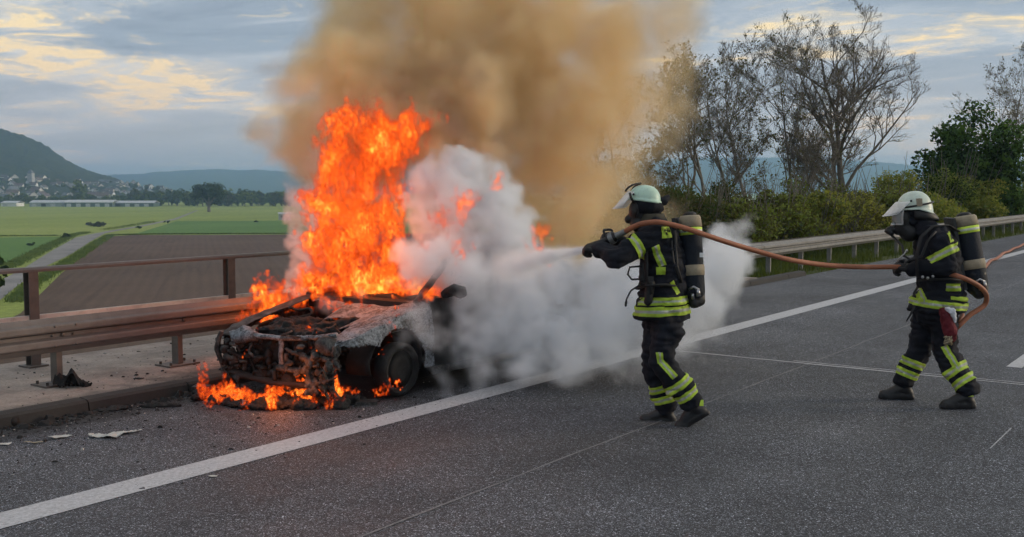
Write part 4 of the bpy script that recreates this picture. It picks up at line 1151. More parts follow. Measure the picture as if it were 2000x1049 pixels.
p1.tape('shin_tape', kr+(ar-kr)*.58, np.cross(lr, UP), lr, .25, .030, rad=.13, axis_pts=(kr, ar))
p1.tape('shin_tape', kr+(ar-kr)*.83, np.cross(lr, UP), lr, .25, .030, rad=.13, axis_pts=(kr, ar+lr*.05))
p1.tape('trouser_tape', tri(1289, 699), img(.12, 1), img(1, -.12), .042, .024, w=vw, wmin=.05, rad=.25)
p1.tape('trouser_tape', tri(1304, 721), img(.66, .75), img(.75, -.66), .085, .025, w=vw, wmin=.02, rad=.25)
# gloves and boots
g = MB(); hand(g, P1(1172, 487, -.06), img(-1, -.1)+HF*.25, img(-.1, .6)+HF*.6, UP, (1.15, 1.3, .9), 1.2)
p1.part(link('glove', blob(g, .0065, 2, .003, 40, 'glove', [M_GLOVE])))
g = MB(); hand(g, P1(1206, 469, .08), img(-1, -.35)-HF*.15, img(.1, .8)-HF*.6, -HF, (.9, 1.1, .8), 1.1)
p1.part(link('glove', blob(g, .0065, 2, .003, 40, 'glove', [M_GLOVE])))
tdir = nrm(f*1.0)
g = MB(); boot(g, P1(1302, 806, .12), nrm(-RT*.95+HF*.2), u)
p1.part(link('boot', blob(g, .009, 3, .002, 20, 'boot', [M_BOOT])))
g = MB(); boot(g, P1(1357, 797, -.10), nrm(-RT*.80-u*.52+HF*.1), nrm(-RT*.42+u*.9))
bt = p1.part(link('boot', blob(g, .009, 3, .002, 20, 'boot', [M_BOOT])))
b = MB(); b.box(P1(1370, 787, -.155), (.03, .012, .045), np.array([RT, HF, UP])); p1.mesh('boot_tape', b, M_HIVIZ, False, bt)
# helmet, hood curtain, visor, mask
hc = P1(1259, 388); tilt = math.radians(4); hf = nrm(f*math.cos(tilt)+u*math.sin(tilt)); hu = np.cross(hf, s_)
hel = p1.mesh('helmet', dome(hc+hu*.0, hf, s_, hu, .128, .108, .108, back_drop=.01), M_MINT)
b = MB()
for a in (0.0, .035): b.ball(hc+s_*.108+hf*(.07+a*.3)+hu*(.03-a), (.009, .009, .009), 8, 6)
p1.mesh('helmet_stud', b, M_RUBBER, parent=hel)
b = MB(); rr = []
for i, (z, k, kb) in enumerate(((-.006, .88, 1.0), (-.03, .98, 1.16), (-.075, .95, 1.26), (-.115, .86, 1.16))):
    ring = []
    for j in range(25):
        a = math.radians(68+j*224/24); kk = k*(kb if math.cos(a) < -.3 else 1.0)
        w_ = 1+.05*math.sin(j*1.9+i)
        ring.append(hc+hf*.128*kk*math.cos(a)*w_+s_*.112*k*math.sin(a)*w_+hu*z)
    rr.append(ring)
b.loft(rr, caps=False, closed=False)
o = p1.mesh('neck_curtain', b, M_SUIT, parent=hel); md = o.modifiers.new('s', 'SOLIDIFY'); md.thickness = .008
b = MB(); b.capsule(P1(1296, 392, -.0), .032, P1(1303, 386, .03), .028); b.capsule(P1(1286, 396, .0), .04, P1(1298, 393, 0), .034)
p1.part(link('curtain_roll', blob(b, .01, 3, .006, 20, 'curtain_roll', [M_SUIT])), hel)
def visor(p, c, hf, s_, hu, tiltdeg, r=.125, h=.135, parent=None, y0=.02, sp=62):
    t = math.radians(tiltdeg); dn = nrm(-hu*math.cos(t)+hf*math.sin(t)); rr = []
    for i in range(9):
        k = i/8; ring = []
        for j in range(25):
            a = math.radians(-sp+2*sp*j/24); edge = max(0, k-.55)/.45
            wdt = 1-.25*edge**2*(abs(j-12)/12)
            ring.append(c+hf*r*1.05*math.cos(a)+s_*r*.95*math.sin(a)*wdt+hu*y0+dn*h*k*(1-.12*(abs(j-12)/12)**2))
        rr.append(ring)
    b = MB(); b.loft(rr, caps=False, closed=False)
    o = p.mesh('visor', b, M_VISOR, parent=parent); md = o.modifiers.new('s', 'SOLIDIFY'); md.thickness = .003
    b = MB(); b.tube(rr[-1], .0035, 6); b.tube([r_[0] for r_ in rr], .003, 6); b.tube([r_[-1] for r_ in rr], .003, 6)
    p.mesh('visor_rim', b, M_LABEL, parent=o)
    return o
visor(p1, hc, hf, s_, hu, 36, .134, .185, hel, .05)
b = MB(); b.tube([hc+hf*.128*math.cos(math.radians(a_))*1.06+hu*(.035+.088*math.sin(math.radians(a_)))+s_*.108*k_ for a_, k_ in ((8, 1.05), (18, 1.02), (32, .92), (48, .7), (62, .4), (72, .1), (70, -.3), (55, -.7), (30, -.95), (8, -1.05))], .008, 8)
b.tube([hc+s_*.115+hf*.10+hu*.04, hc+s_*.118+hf*.085, hc+s_*.115+hf*.06-hu*.035], .010, 8)
p1.mesh('goggle_frame', b, M_RUBBER, parent=hel)
b = MB(); m_c = P1(1246, 414)
b.ball(m_c+u*.01, (.075, .075, .095), 14, 10, np.array([f, s_, u])); b.capsule(m_c+f*.045-u*.045, .042, m_c+f*.075-u*.06, .035); b.capsule(m_c-u*.05, .06, m_c-u*.10-f*.01, .07)
mk = p1.part(link('breathing_mask', blob(b, .009, 3, .002, 20, 'breathing_mask', [M_RUBBER])))
b = MB(); b.tube([hc+s_*.10+hf*.05-hu*.03, P1(1245, 410, -.1), P1(1241, 425, -.06)], .012, 6, flat=.4); p1.mesh('chin_strap', b, M_STRAP, parent=hel)
b = MB(); rr = [oval(P1(1275+dx, py), f, s_, r1, r2, 24) for dx, py, r1, r2 in ((2, 436, .118, .130), (0, 424, .098, .108), (-1, 417, .092, .102), (-1, 417, .082, .092), (0, 428, .082, .09))]
b.loft(rr, caps=False); p1.mesh('collar', b, M_COLLAR)
# breathing apparatus on the back
cyl = cylinder_set(p1, P1(1347, 417, -.02), P1(1357, 590, -.04), .086, f*1.0)
b = MB(); b.box(P1(1370, 498, -.12), (.028, .006, .035), np.array([RT, HF, UP])); p1.mesh('cylinder_label', b, M_LABEL, False, cyl)
b = MB(); b.tube([P1(1338, 452, -.12), P1(1318, 436, -.15), P1(1295, 438, -.19), P1(1272, 455, -.27), P1(1262, 490, -.24), P1(1262, 540, -.22), P1(1272, 575, -.24)], .022, 8, flat=.35)
p1.mesh('shoulder_strap', b, M_STRAP, parent=cyl)
b = MB(); b.tube([P1(1330, 560, -.13), P1(1300, 556, -.24), P1(1268, 558, -.23), P1(1250, 562, -.1), P1(1247, 564, .05)], .028, 8, flat=.35)
p1.mesh('waist_belt', b, M_STRAP, parent=cyl)
b = MB(); b.tube([P1(1318, 450, -.18), P1(1319, 480, -.19), P1(1322, 520, -.19), P1(1331, 552, -.17)], .012, 7); b.tube([P1(1311, 470, -.2), P1(1315, 510, -.2), P1(1326, 545, -.18)], .010, 7)
p1.mesh('air_line', b, M_RUBBER, parent=cyl)
b = MB(); b.tube([P1(1252, 520, -.2), P1(1230, 522, -.2), P1(1226, 536, -.2), P1(1234, 546, -.2), P1(1254, 545, -.2)], .008, 7); b.tube([P1(1250, 556, -.2), P1(1232, 568, -.2), P1(1224, 584, -.2), P1(1222, 595, -.2)], .007, 6); b.capsule(P1(1223, 590, -.2), .011, P1(1222, 597, -.2), .009)
p1.mesh('hanging_cord', b, M_RUBBER)
b = MB(); b.capsule(P1(1270, 555, -.2), .04, P1(1266, 590, -.2), .032); b.capsule(P1(1255, 520, -.16), .03, P1(1256, 545, -.18), .035)
p1.part(link('tool_pouch', blob(b, .01, 2, .006, 22, 'tool_pouch', [M_STRAP])))
b = MB(); b.box(P1(1270, 546, -.225), (.05, .01, .045), np.array([RT, HF, UP])); p1.mesh('belt_buckle', b, M_RUBBER, False)

# ---------------------------------------------------------------- second firefighter, carrying the hose
D2 = 9.12
def P2(px, py, dd=0.0): return at(px, py, D2+dd)
fa = math.radians(6); face2 = -RT*math.cos(fa)+HF*math.sin(fa)
base2 = onz(1810, 788, 0)
p2 = Person('person', base2, face2, 'firefighter in pale helmet and full face mask carrying the hose behind the other')
f, s_, u = p2.f, p2.s, p2.u; mb = p2.mb
rings = []
for px, py, rs, rf in ((1830, 606, .235, .235), (1832, 590, .23, .225), (1836, 560, .205, .185), (1834, 520, .21, .185), (1830, 490, .22, .19), (1826, 466, .215, .17), (1820, 450, .18, .14), (1808, 440, .12, .105)):
    rings.append(oval(P2(px, py), f, s_, rf, rs, 24))
mb.loft(rings)
mb.capsule(P2(1806, 446), .075, P2(1792, 420), .07)
mb.ball(P2(1784, 418), (.108, .085, .13), 16, 10, np.array([f, s_, u]))
sh = P2(1834, 468, -.2); el = P2(1851, 520, -.25); wr = P2(1780, 527, -.16)
mb.capsule(P2(1830, 460, -.12), .10, sh, .098); mb.capsule(sh, .10, el, .085); mb.capsule(el, .088, wr, .060)
sh2 = P2(1818, 468, .2); el2 = P2(1812, 520, .26); wr2 = P2(1772, 518, .1)
mb.capsule(sh2, .095, el2, .08); mb.capsule(el2, .08, wr2, .06)
hl = P2(1840, 612, -.09); kl = P2(1846, 690, -.11); al = onz(1886, 798, 0)+np.array([0, 0, .185])
hr_ = P2(1812, 612, .09); kr = P2(1795, 688, .12); ar = onz(1766, 780, 0)+np.array([0, 0, .185])
mb.capsule(P2(1826, 604, -.05), .165, P2(1826, 618, .05), .16)
mb.capsule(hl, .128, kl, .104); mb.capsule(kl, .105, al, .098); mb.capsule(hr_, .125, kr, .100); mb.capsule(kr, .100, ar, .096)
p2.finish(voxel=.012, smooth=4, amp=.015, freq=9., fold=1.3, seed=4)
la = nrm(el-sh)
tp = nrm(la+RT*.0+UP*.0); p2.tape('arm_tape', sh+(el-sh)*.52, np.cross(tp, UP), nrm(tp+RT*.25), .28, .036, rad=.15, axis_pts=(sh, el))
p2.tape('hem_tape', P2(1830, 592), f, nrm(u-.10*f), .5, .032, rad=.32, axis_pts=(P2(1830, 580), P2(1830, 604)))
p2.tape('hem_tape', P2(1866, 580), f, nrm(u-.12*f), .11, .016, w=-HF, wmin=.05, rad=.3, stripe=False)
p2.tape('side_tape', P2(1862, 561, -.2), img(1, 0), img(0, 1), .065, .032, w=-HF, wmin=.02, rad=.25)
p2.tape('side_tape', P2(1808, 578, -.2), img(.1, 1), img(1, -.1), .06, .022, w=-HF, wmin=.02, rad=.25)
badge = p2.tape('shoulder_patch', P2(1850, 464, -.2), img(.35, 1), img(1, -.35), .042, .028, w=-HF, wmin=-.2, rad=.25, stripe=False)
prints(p2, p2.me, [(0, 0, .020, .010)], P2(1850, 464, -.2), img(.35, 1), img(1, -.35), -HF, badge)
ll = nrm(al-kl); lr = nrm(ar-kr)
p2.tape('shin_tape', kl+(al-kl)*.52, np.cross(ll, UP), nrm(ll+.15*RT), .25, .036, rad=.16, axis_pts=(kl, al))
p2.tape('shin_tape', kl+(al-kl)*.85, np.cross(ll, UP), nrm(ll+.15*RT), .25, .034, rad=.16, axis_pts=(kl, al+ll*.05))
p2.tape('shin_tape', kr+(ar-kr)*.42, np.cross(lr, UP), nrm(lr+.1*RT), .25, .034, rad=.14, axis_pts=(kr, ar))
p2.tape('shin_tape', kr+(ar-kr)*.80, np.cross(lr, UP), nrm(lr+.1*RT), .25, .034, rad=.14, axis_pts=(kr, ar))
p2.tape('trouser_tape', P2(1855, 699, -.2), img(.45, 1), img(1, -.45), .11, .026, w=-HF, wmin=.02, rad=.25)
g = MB(); hand(g, P2(1780, 525, -.16), img(-1, -.15)+HF*.3, img(.1, .8)+HF*.6, UP, (.9, 1.0, .7), 1.12); p2.part(link('glove', blob(g, .0065, 2, .003, 40, 'glove', [M_GLOVE])))
g = MB(); hand(g, P2(1772, 516, .08), img(-1, -.1)-HF*.3, img(.1, .9)-HF*.5, -HF, (.9, 1.0, .7), 1.1); p2.part(link('glove', blob(g, .0065, 2, .003, 40, 'glove', [M_GLOVE])))
g = MB(); boot(g, onz(1766, 780, 0)+np.array([0, 0, .1]), nrm(-RT*.97+HF*.15), u); p2.part(link('boot', blob(g, .009, 3, .002, 20, 'boot', [M_BOOT])))
g = MB(); bp = onz(1886, 798, 0)+np.array([0, 0, .1]); boot(g, bp, nrm(-RT*.97-HF*.02), u); bt = p2.part(link('boot', blob(g, .009, 3, .002, 20, 'boot', [M_BOOT])))
b = MB(); b.box(bp-HF*.062+RT*.01+u*.03, (.045, .012, .03), np.array([RT, HF, UP])); p2.mesh('boot_tape', b, M_HIVIZ, False, bt)
hc = P2(1787, 405); tilt = math.radians(-3); hf = nrm(f*math.cos(tilt)+u*math.sin(tilt)); hu = np.cross(hf, s_)
hel = p2.mesh('helmet', dome(hc, hf, s_, hu, .150, .122, .142, back_drop=.05), M_PALE)
b = MB(); b.tube([hc+hf*.152*math.cos(a_)+s_*.124*math.sin(a_)+hu*(.02-.02*math.cos(a_)) for a_ in np.linspace(math.radians(20), math.radians(340), 30)], .008, 6); p2.mesh('helmet_band', b, M_RUBBER, parent=hel)
b = MB(); b.box(hc+s_*.118-hf*.005+hu*.045, (.045, .03, .065), np.array([hf, s_, hu])); b.box(hc+s_*.121-hf*.005+hu*.045, (.012, .032, .068), np.array([hf, s_, hu])); p2.mesh('helmet_lamp_clip', b, M_BEIGE, False, hel)
b = MB(); b.ball(hc+s_*.112+hf*.06+hu*.06, .01, 8, 6); p2.mesh('helmet_stud', b, M_RUBBER, parent=hel)
b = MB(); rr = []
for i, (z, k, kb) in enumerate(((-.004, .88, 1.0), (-.035, 1.0, 1.16), (-.075, 1.0, 1.36), (-.10, .95, 1.42))):
    rr.append([hc+hf*.145*k*(kb if math.cos(a) < -.2 else 1)*math.cos(a)+s_*.122*k*math.sin(a)+hu*(z-.03*max(0, -math.cos(a))) for a in np.radians(np.linspace(75, 285, 25))])
b.loft(rr, caps=False, closed=False); o = p2.mesh('neck_curtain', b, M_RUBBER, parent=hel); md = o.modifiers.new('s', 'SOLIDIFY'); md.thickness = .008
visor(p2, hc, hf, s_, hu, 44, .150, .165, hel, .055)
m_c = P2(1763, 428)
b = MB(); b.ball(m_c, (.085, .082, .11), 16, 10, np.array([f, s_, u])); b.capsule(m_c-u*.06+f*.03, .06, m_c-u*.09+f*.035, .05); b.capsule(m_c+f*.01-u*.05, .07, m_c-u*.12-f*.06, .08)
mk = p2.part(link('breathing_mask', blob(b, .009, 3, .001, 20, 'breathing_mask', [M_RUBBER])))
b = MB(); rr = []
for i in range(7):
    k = i/6; rr.append([m_c+f*(.092*math.cos(a)*math.cos((k-.5)*1.3))+s_*.09*math.sin(a)+u*(.075-.12*k) for a in np.radians(np.linspace(-75, 75, 17))])
b.loft(rr, caps=False, closed=False); o = p2.mesh('mask_window', b, M_CLEAR, parent=mk)
b = MB(); b.tube([*rr[0], *[r[-1] for r in rr[1:-1]], *rr[-1][::-1], *[r[0] for r in rr[-2:0:-1]], rr[0][0]], .008, 6); p2.mesh('mask_frame', b, M_METAL, parent=mk)
b = MB(); b.capsule(m_c-u*.085+f*.075, .034, m_c-u*.10+f*.115, .032); b.tube([m_c-u*.10+f*.10, m_c-u*.13+f*.12], [.045, .04], 14); p2.mesh('demand_valve', b, M_RUBBER, parent=mk)
b = MB(); b.ball(m_c-u*.05+f*.085+s_*.02, (.022, .022, .022), 10, 7); p2.mesh('speech_valve', b, M_METAL, parent=mk)
b = MB(); b.tube([m_c-u*.13+f*.10, P2(1762, 480, -.1), P2(1766, 500, -.18), P2(1780, 508, -.22), P2(1800, 500, -.25), P2(1812, 470, -.27), P2(1828, 452, -.26)], .011, 8); p2.mesh('air_line', b, M_RUBBER, parent=mk)
b = MB(); b.tube([P2(1772, 487, -.2), P2(1766, 496, -.2), P2(1758, 503, -.2), P2(1751, 513, -.18)], .006, 6); b.ball(P2(1771, 490, -.2), .014, 8, 6); p2.mesh('pressure_gauge', b, M_METAL, parent=mk)
b = MB(); rr = [oval(P2(1806+dx, py), f, s_, r1, r2, 24) for dx, py, r1, r2 in ((4, 448, .125, .132), (-2, 436, .105, .112), (-4, 430, .10, .106), (-4, 430, .088, .094), (0, 440, .088, .09))]
b.loft(rr, caps=False); p2.mesh('collar', b, M_SUIT)
cyl = cylinder_set(p2, P2(1882, 418, -.02), P2(1909, 572, -.05), .100, f*1.0)
b = MB(); b.tube([P2(1872, 452, -.12), P2(1852, 440, -.17), P2(1822, 442, -.22), P2(1799, 462, -.27), P2(1790, 500, -.26), P2(1792, 540, -.24)], .022, 8, flat=.35); p2.mesh('shoulder_strap', b, M_STRAP, parent=cyl)
b = MB(); b.tube([P2(1885, 548, -.14), P2(1850, 545, -.25), P2(1815, 546, -.25), P2(1794, 548, -.12)], .026, 8, flat=.35); p2.mesh('waist_belt', b, M_STRAP, parent=cyl)
b = MB()
for q in ((1802, 541), (1812, 543), (1822, 540)): b.ball(P2(*q, -.27), .013, 8, 6)
p2.mesh('belt_buckle', b, M_METAL, parent=cyl)
b = MB(); b.tube([P2(1786, 598, -.2), P2(1778, 615, -.2), P2(1770, 628, -.2)], [.012, .010, .005], 6); p2.mesh('hanging_strap', b, M_STRAP)
# pouch with cloth and rope at the hip
g = MB(); g.capsule(P2(1846, 612, -.27), .05, P2(1856, 650, -.27), .055); g.capsule(P2(1838, 606, -.26), .02, P2(1848, 640, -.27), .035); g.capsule(P2(1862, 645, -.26), .035, P2(1860, 662, -.26), .03)
po = p2.part(link('hip_pouch', blob(g, .008, 2, .010, 25, 'hip_pouch', [M_RED])))
g = MB(); g.capsule(P2(1850, 604, -.30), .02, P2(1862, 612, -.31), .03); g.capsule(P2(1861, 608, -.31), .03, P2(1866, 628, -.31), .012)
p2.part(link('cloth', blob(g, .007, 2, .014, 22, 'cloth', [M_CLOTH])), po)
b = MB(); R_ = random.Random(3)
for k in range(5):
    pts = [P2(1845+R_.uniform(-2, 16), 655+R_.uniform(0, 20), -.30+R_.uniform(-.02, .02)) for _ in range(7)]; b.tube(pts, .006, 6)
p2.mesh('rope_loops', b, M_ROPE, parent=po)

# ---------------------------------------------------------------- hose and nozzle
def smooth_path(pts, n=8):
    P = [np.asarray(p, float) for p in pts]; P = [2*P[0]-P[1]]+P+[2*P[-1]-P[-2]]; out = []
    for i in range(1, len(P)-2):
        for k in range(n):
            t = k/n; a, b_, c, d = P[i-1], P[i], P[i+1], P[i+2]
            out.append(.5*((2*b_)+(-a+c)*t+(2*a-5*b_+4*c-d)*t*t+(-a+3*b_-3*c+d)*t**3))
    out.append(P[-2]); return out
def hosemat():
    m = Mat('orange_brown_hose'); P = m.pos()
    c = m.ramp(m.noise(5, 6, .7, P), [(.3, (.22, .075, .036)), (.55, (.36, .125, .060)), (.75, (.44, .175, .095))])
    d = m.ramp(m.noise(40, 5, .75, P), [(.5, 0.0), (.7, .6)])
    c = m.mix(d, c, (.13, .06, .04))
    return m.pbr(c, .62, 0, m.bump(m.noise(220, 3, .6, P), .25, .003))
M_HOSE = hosemat()
hp = [at(1222, 452, 8.24), at(1238, 443, 8.10), at(1256, 436.5, 8.05), at(1284, 434, 8.02), at(1312, 439, 8.05), at(1345, 448, 8.08), at(1373, 457.5, 8.12), at(1426, 475, 8.25), at(1480, 491, 8.4), at(1540, 507, 8.5), at(1610, 517.5, 8.7), at(1680, 521.5, 8.85), at(1752, 521.5, 8.98), at(1790, 524, 9.0), at(1830, 530, 8.98), at(1862, 537, 8.86), at(1886, 545, 8.85), at(1908, 556, 8.9), at(1922, 568, 8.95), at(1927, 580, 9.0), at(1924, 594, 9.03), at(1912, 604, 9.02), at(1896, 614, 9.0), at(1882, 627, 8.98), at(1872, 637, 8.97), at(1868, 640, 9.02), at(1874, 628, 9.10), at(1879, 614, 9.2), at(1868, 606, 9.32), at(1850, 620, 9.4), at(1832, 636, 9.42)]
zs = [0.16, .06, .03, .03]
hose = empty('fire_hose', tuple(base2)); tag(hose, 'orange-brown fire hose held by both firefighters', 'hose')
allp = smooth_path(hp, 8)
L = len(hp)*8
rad = .021
b = MB(); b.tube(allp, rad, 12); child(b.obj('hose', M_HOSE, smooth=True, fixn=True), hose)
fp = [onz(px, py, .04) for px, py in ((1895, 543), (1912, 533), (1922, 524), (1930, 514), (1936, 508), (1944, 506), (1953, 500), (1960, 494), (1970, 491), (1980, 485), (1990, 482), (2003, 475), (2030, 466), (2070, 452))]
b = MB(); b.tube(smooth_path(fp, 6), .042, 8, flat=.8); sh_o = b.obj('supply_hose', M_HOSE, smooth=True, fixn=True); tag(sh_o, 'pale orange supply hose wriggling away over the far edge line', 'hose')
nz = empty('hose_nozzle', tuple(at(1190, 467, 8.25))); tag(nz, 'black branch-pipe nozzle with bail handle in the gloves of the first firefighter', 'nozzle')
n0 = at(1222, 452, 8.24); n1 = at(1203, 461, 8.27); n2 = at(1187, 469, 8.30); n3 = at(1160, 480, 8.35); n4 = at(1151, 484, 8.37)
M_NOZ = simple('nozzle_black', (.02, .02, .022), .4, .3); M_NOZG = simple('nozzle_grey', (.22, .22, .22), .45, .5)
b = MB(); b.tube([n0, lerp(n0, n1, .5), n1], [.024, .024, .027], 14); child(b.obj('coupling', M_NOZG, smooth=False, fixn=True), nz)
b = MB(); b.tube([n1, lerp(n1, n2, .2), lerp(n1, n2, .5), n2, lerp(n2, n3, .5), n3, n4], [.03, .046, .046, .032, .028, .032, .036], 16); child(b.obj('barrel', M_NOZ, smooth=True, fixn=True), nz)
b = MB(); b.tube([lerp(n1, n2, .25), lerp(n1, n2, .75)], [.050, .050], 18); child(b.obj('flow_ring', M_NOZG, smooth=False, fixn=True), nz)
b = MB(); b.tube(smooth_path([n2+UP*.0-HF*.04, at(1179, 452, 8.27), at(1184, 449, 8.3), at(1193, 449, 8.3), at(1196, 453, 8.3)], 5), .010, 8); child(b.obj('bail_handle', M_NOZ, smooth=True, fixn=True), nz)
b = MB(); b.tube([lerp(n2, n3, .3), lerp(n2, n3, .3)-UP*.10+RT*.02], [.018, .02], 10); child(b.obj('pistol_grip', M_NOZ, smooth=True, fixn=True), nz)
# ================================================================== BURNT CAR AND DEBRIS
def char_mat(name, stops, sc=5., bump=.5, metal=.1, rough=.8, fine=.5):
    m = Mat(name); P = m.pos()
    n1 = m.noise(sc, 8, .72, P, .6); n2 = m.noise(sc*7, 5, .7, P)
    f = m.math('ADD', m.math('MULTIPLY', n1, 1-fine*.5), m.math('MULTIPLY', n2, fine*.5))
    c = m.ramp(f, stops)
    return m.pbr(c, rough, metal, m.bump(m.math('ADD', n1, m.math('MULTIPLY', n2, .5)), bump, .02))
M_CHAR = char_mat('charred_black', [(.35, (.006, .006, .006)), (.55, (.014, .013, .013)), (.68, (.04, .038, .037)), (.8, (.09, .085, .08))])
M_ASH = char_mat('ash_coated_steel', [(.38, (.012, .012, .013)), (.45, (.075, .08, .086)), (.51, (.17, .19, .212)), (.58, (.30, .325, .355)), (.66, (.10, .105, .11))], 7., .7, fine=.8)
M_SCALE = char_mat('scaled_steel', [(.36, (.008, .008, .008)), (.48, (.035, .033, .032)), (.6, (.11, .105, .10)), (.75, (.24, .235, .23))], 9.)
M_RUST = char_mat('heat_rusted_steel', [(.35, (.012, .010, .009)), (.55, (.035, .020, .016)), (.75, (.09, .055, .042))], 8.)
CO = np.array([6.25, 7.05, 0.0])
car = empty('burning_car', tuple(CO)); tag(car, 'burnt-out small car engulfed in flames by the kerb', 'car')
rc = random.Random(9)
def jag(mb, amp, freq=9, seed=0):
    for k, arr in enumerate(mb.v):
        for i in range(len(arr)):
            p = arr[i]; arr[i] = p+amp*np.array([mnoise.noise(Vector((p[0]*freq+seed, p[1]*freq, p[2]*freq))), mnoise.noise(Vector((p[0]*freq, p[1]*freq+31+seed, p[2]*freq))), mnoise.noise(Vector((p[0]*freq, p[1]*freq, p[2]*freq+57+seed)))])
    return mb
def grid(fn, nu, nv, keep=None):
    b = MB(); vs = [fn(i/nu, j/nv) for i in range(nu+1) for j in range(nv+1)]; fs = []
    for i in range(nu):
        for j in range(nv):
            c = (np.asarray(vs[i*(nv+1)+j])+np.asarray(vs[(i+1)*(nv+1)+j+1]))/2
            if keep is None or keep(c): fs.append((i*(nv+1)+j, (i+1)*(nv+1)+j, (i+1)*(nv+1)+j+1, i*(nv+1)+j+1))
    b.add(vs, fs); return b
def cpart(mb, name, mat, amp=.008, freq=11, smooth=True, solid=.006, parent=None, seed=0):
    if amp: jag(mb, amp, freq, seed)
    o = mb.obj(name, mat, parent or car, smooth, True)
    if solid:
        md = o.modifiers.new('s', 'SOLIDIFY'); md.thickness = solid
    return o
def ztop(x): return np.interp(x, [0, .12, .4, .8, 1.15], [.50, .565, .645, .73, .80])
def arch(c, wx=.76): return (c[0]-wx)**2+(c[2]-.27)**2 < .345**2
# front wings: ash-white top, side falling to the wheel arch
for sgn in (-1, 1):
    def wing(a, v):
        x = .03+1.2*a; zt = ztop(x); nose = max(0, .25-x)/.25
        if v < .45:
            k = v/.45; y = .58+(.80-.58)*k-nose*.10*k; z = zt-.02*k+.012*math.sin(k*3.1)
        else:
            k = (v-.45)/.55; y = .80+.05*math.sin(min(1, k*2.2)*1.57)-nose*.16; z = zt-.02-(zt-.20)*k**1.15
        return np.array([x, sgn*y, z])
    n_ = lambda p, q: mnoise.noise(Vector((p[0]*9, p[2]*9, q)))
    wt = cpart(grid(wing, 110, 70, lambda c: not arch(c+np.array([.03*mnoise.noise(Vector((c[2]*14, c[0]*14, 8))), 0, 0])) and (c[2] > .50+.07*n_(c, 3)+.02*mnoise.noise(Vector((c[0]*40, c[2]*40, 1))) or abs(c[0]-.76) < .0 or (c[0] > 1.0 and c[2] > .22)) and not (c[0] < .25 and c[2] < .44+.08*n_(c, 5))), 'front_wing', M_ASH if sgn < 0 else M_SCALE, .012, 9, seed=sgn)
    # torn inner liner of the arch
    def liner(a, v):
        th = math.radians(-10+200*a); r = .335+.02*math.sin(9*a)
        return np.array([.76+r*math.cos(th), sgn*(.50+.30*v), .27+r*math.sin(th)])
    cpart(grid(liner, 24, 6), 'wheel_arch', M_CHAR, .02, 8)
# slam panel, struts and radiator frame at the nose
def bar(pts, r, name, mat, flat=.6, amp=.012, sides=8, parent=None):
    b = MB(); b.tube(smooth_path(pts, 6), r, sides, flat=flat); return cpart(b, name, mat, amp, 14, True, 0, parent)
nose = bar([(.10, .62, .53), (.05, .45, .555), (.02, .15, .55), (.03, -.15, .555), (.10, -.45, .575), (.20, -.62, .60)], .045, 'slam_panel', M_ASH, .5)
b = MB(); b.ball((.03, .36, .53), (.10, .17, .075), 18, 12); cpart(b, 'headlamp_housing', M_ASH, .03, 10, True, 0)
b = MB(); b.ball((.10, -.60, .50), (.10, .12, .10), 16, 10); cpart(b, 'headlamp_housing', M_SCALE, .035, 12, True, 0)
bar([(.0, .66, .55), (-.03, .69, .42), (.0, .66, .25)], .038, 'nose_strut', M_SCALE)
bar([(.02, -.12, .55), (.0, -.13, .42), (.02, -.12, .27)], .030, 'nose_strut', M_ASH)
bar([(.14, -.58, .52), (.10, -.62, .38), (.12, -.60, .22), (.16, -.58, .10)], .040, 'nose_strut', M_SCALE)
bar([(.0, -.10, .29), (.0, -.30, .29), (.05, -.52, .27)], .045, 'bumper_beam', M_SCALE)
bar([(.06, .68, .20), (.0, .3, .17), (.0, -.2, .16), (.06, -.6, .17)], .05, 'lower_crossmember', M_RUST)
b = MB(); b.box((.14, .28, .36), (.05, .66, .36)); link('radiator', blob(b, .016, 0, .016, 22, 'radiator', [M_CHAR], fold=1.2), car)
b = MB(); b.box((.14, -.34, .40), (.04, .36, .28)); link('condenser', blob(b, .016, 0, .014, 22, 'condenser', [M_RUST], fold=1.2), car)
for (yy, zz, r) in ((-.22, .17, .085), (.12, .20, .06)):
    b = MB(); b.tube([(.02, yy, zz), (-.02, yy, zz)], [r, r*.9], 18); b.tube([(-.02, yy, zz), (-.03, yy, zz)], [r*.5, r*.45], 14); cpart(b, 'fog_lamp_ring', M_CHAR, .006, 12, False, 0)
for k in range(26):   # hanging melted fittings
    y = rc.uniform(-.65, .65); z = rc.uniform(.22, .5); pts = [(.03+rc.uniform(-.05, .06), y, z)]
    for q in range(4): pts.append((pts[-1][0]+rc.uniform(-.04, .04), pts[-1][1]+rc.uniform(-.07, .07), pts[-1][2]-rc.uniform(-.02, .07)))
    b = MB(); b.tube(smooth_path(pts, 4), rc.uniform(.008, .02), 6); cpart(b, 'melted_fitting', rc.choice([M_CHAR, M_SCALE, M_SCALE]), .01, 12, True, 0)
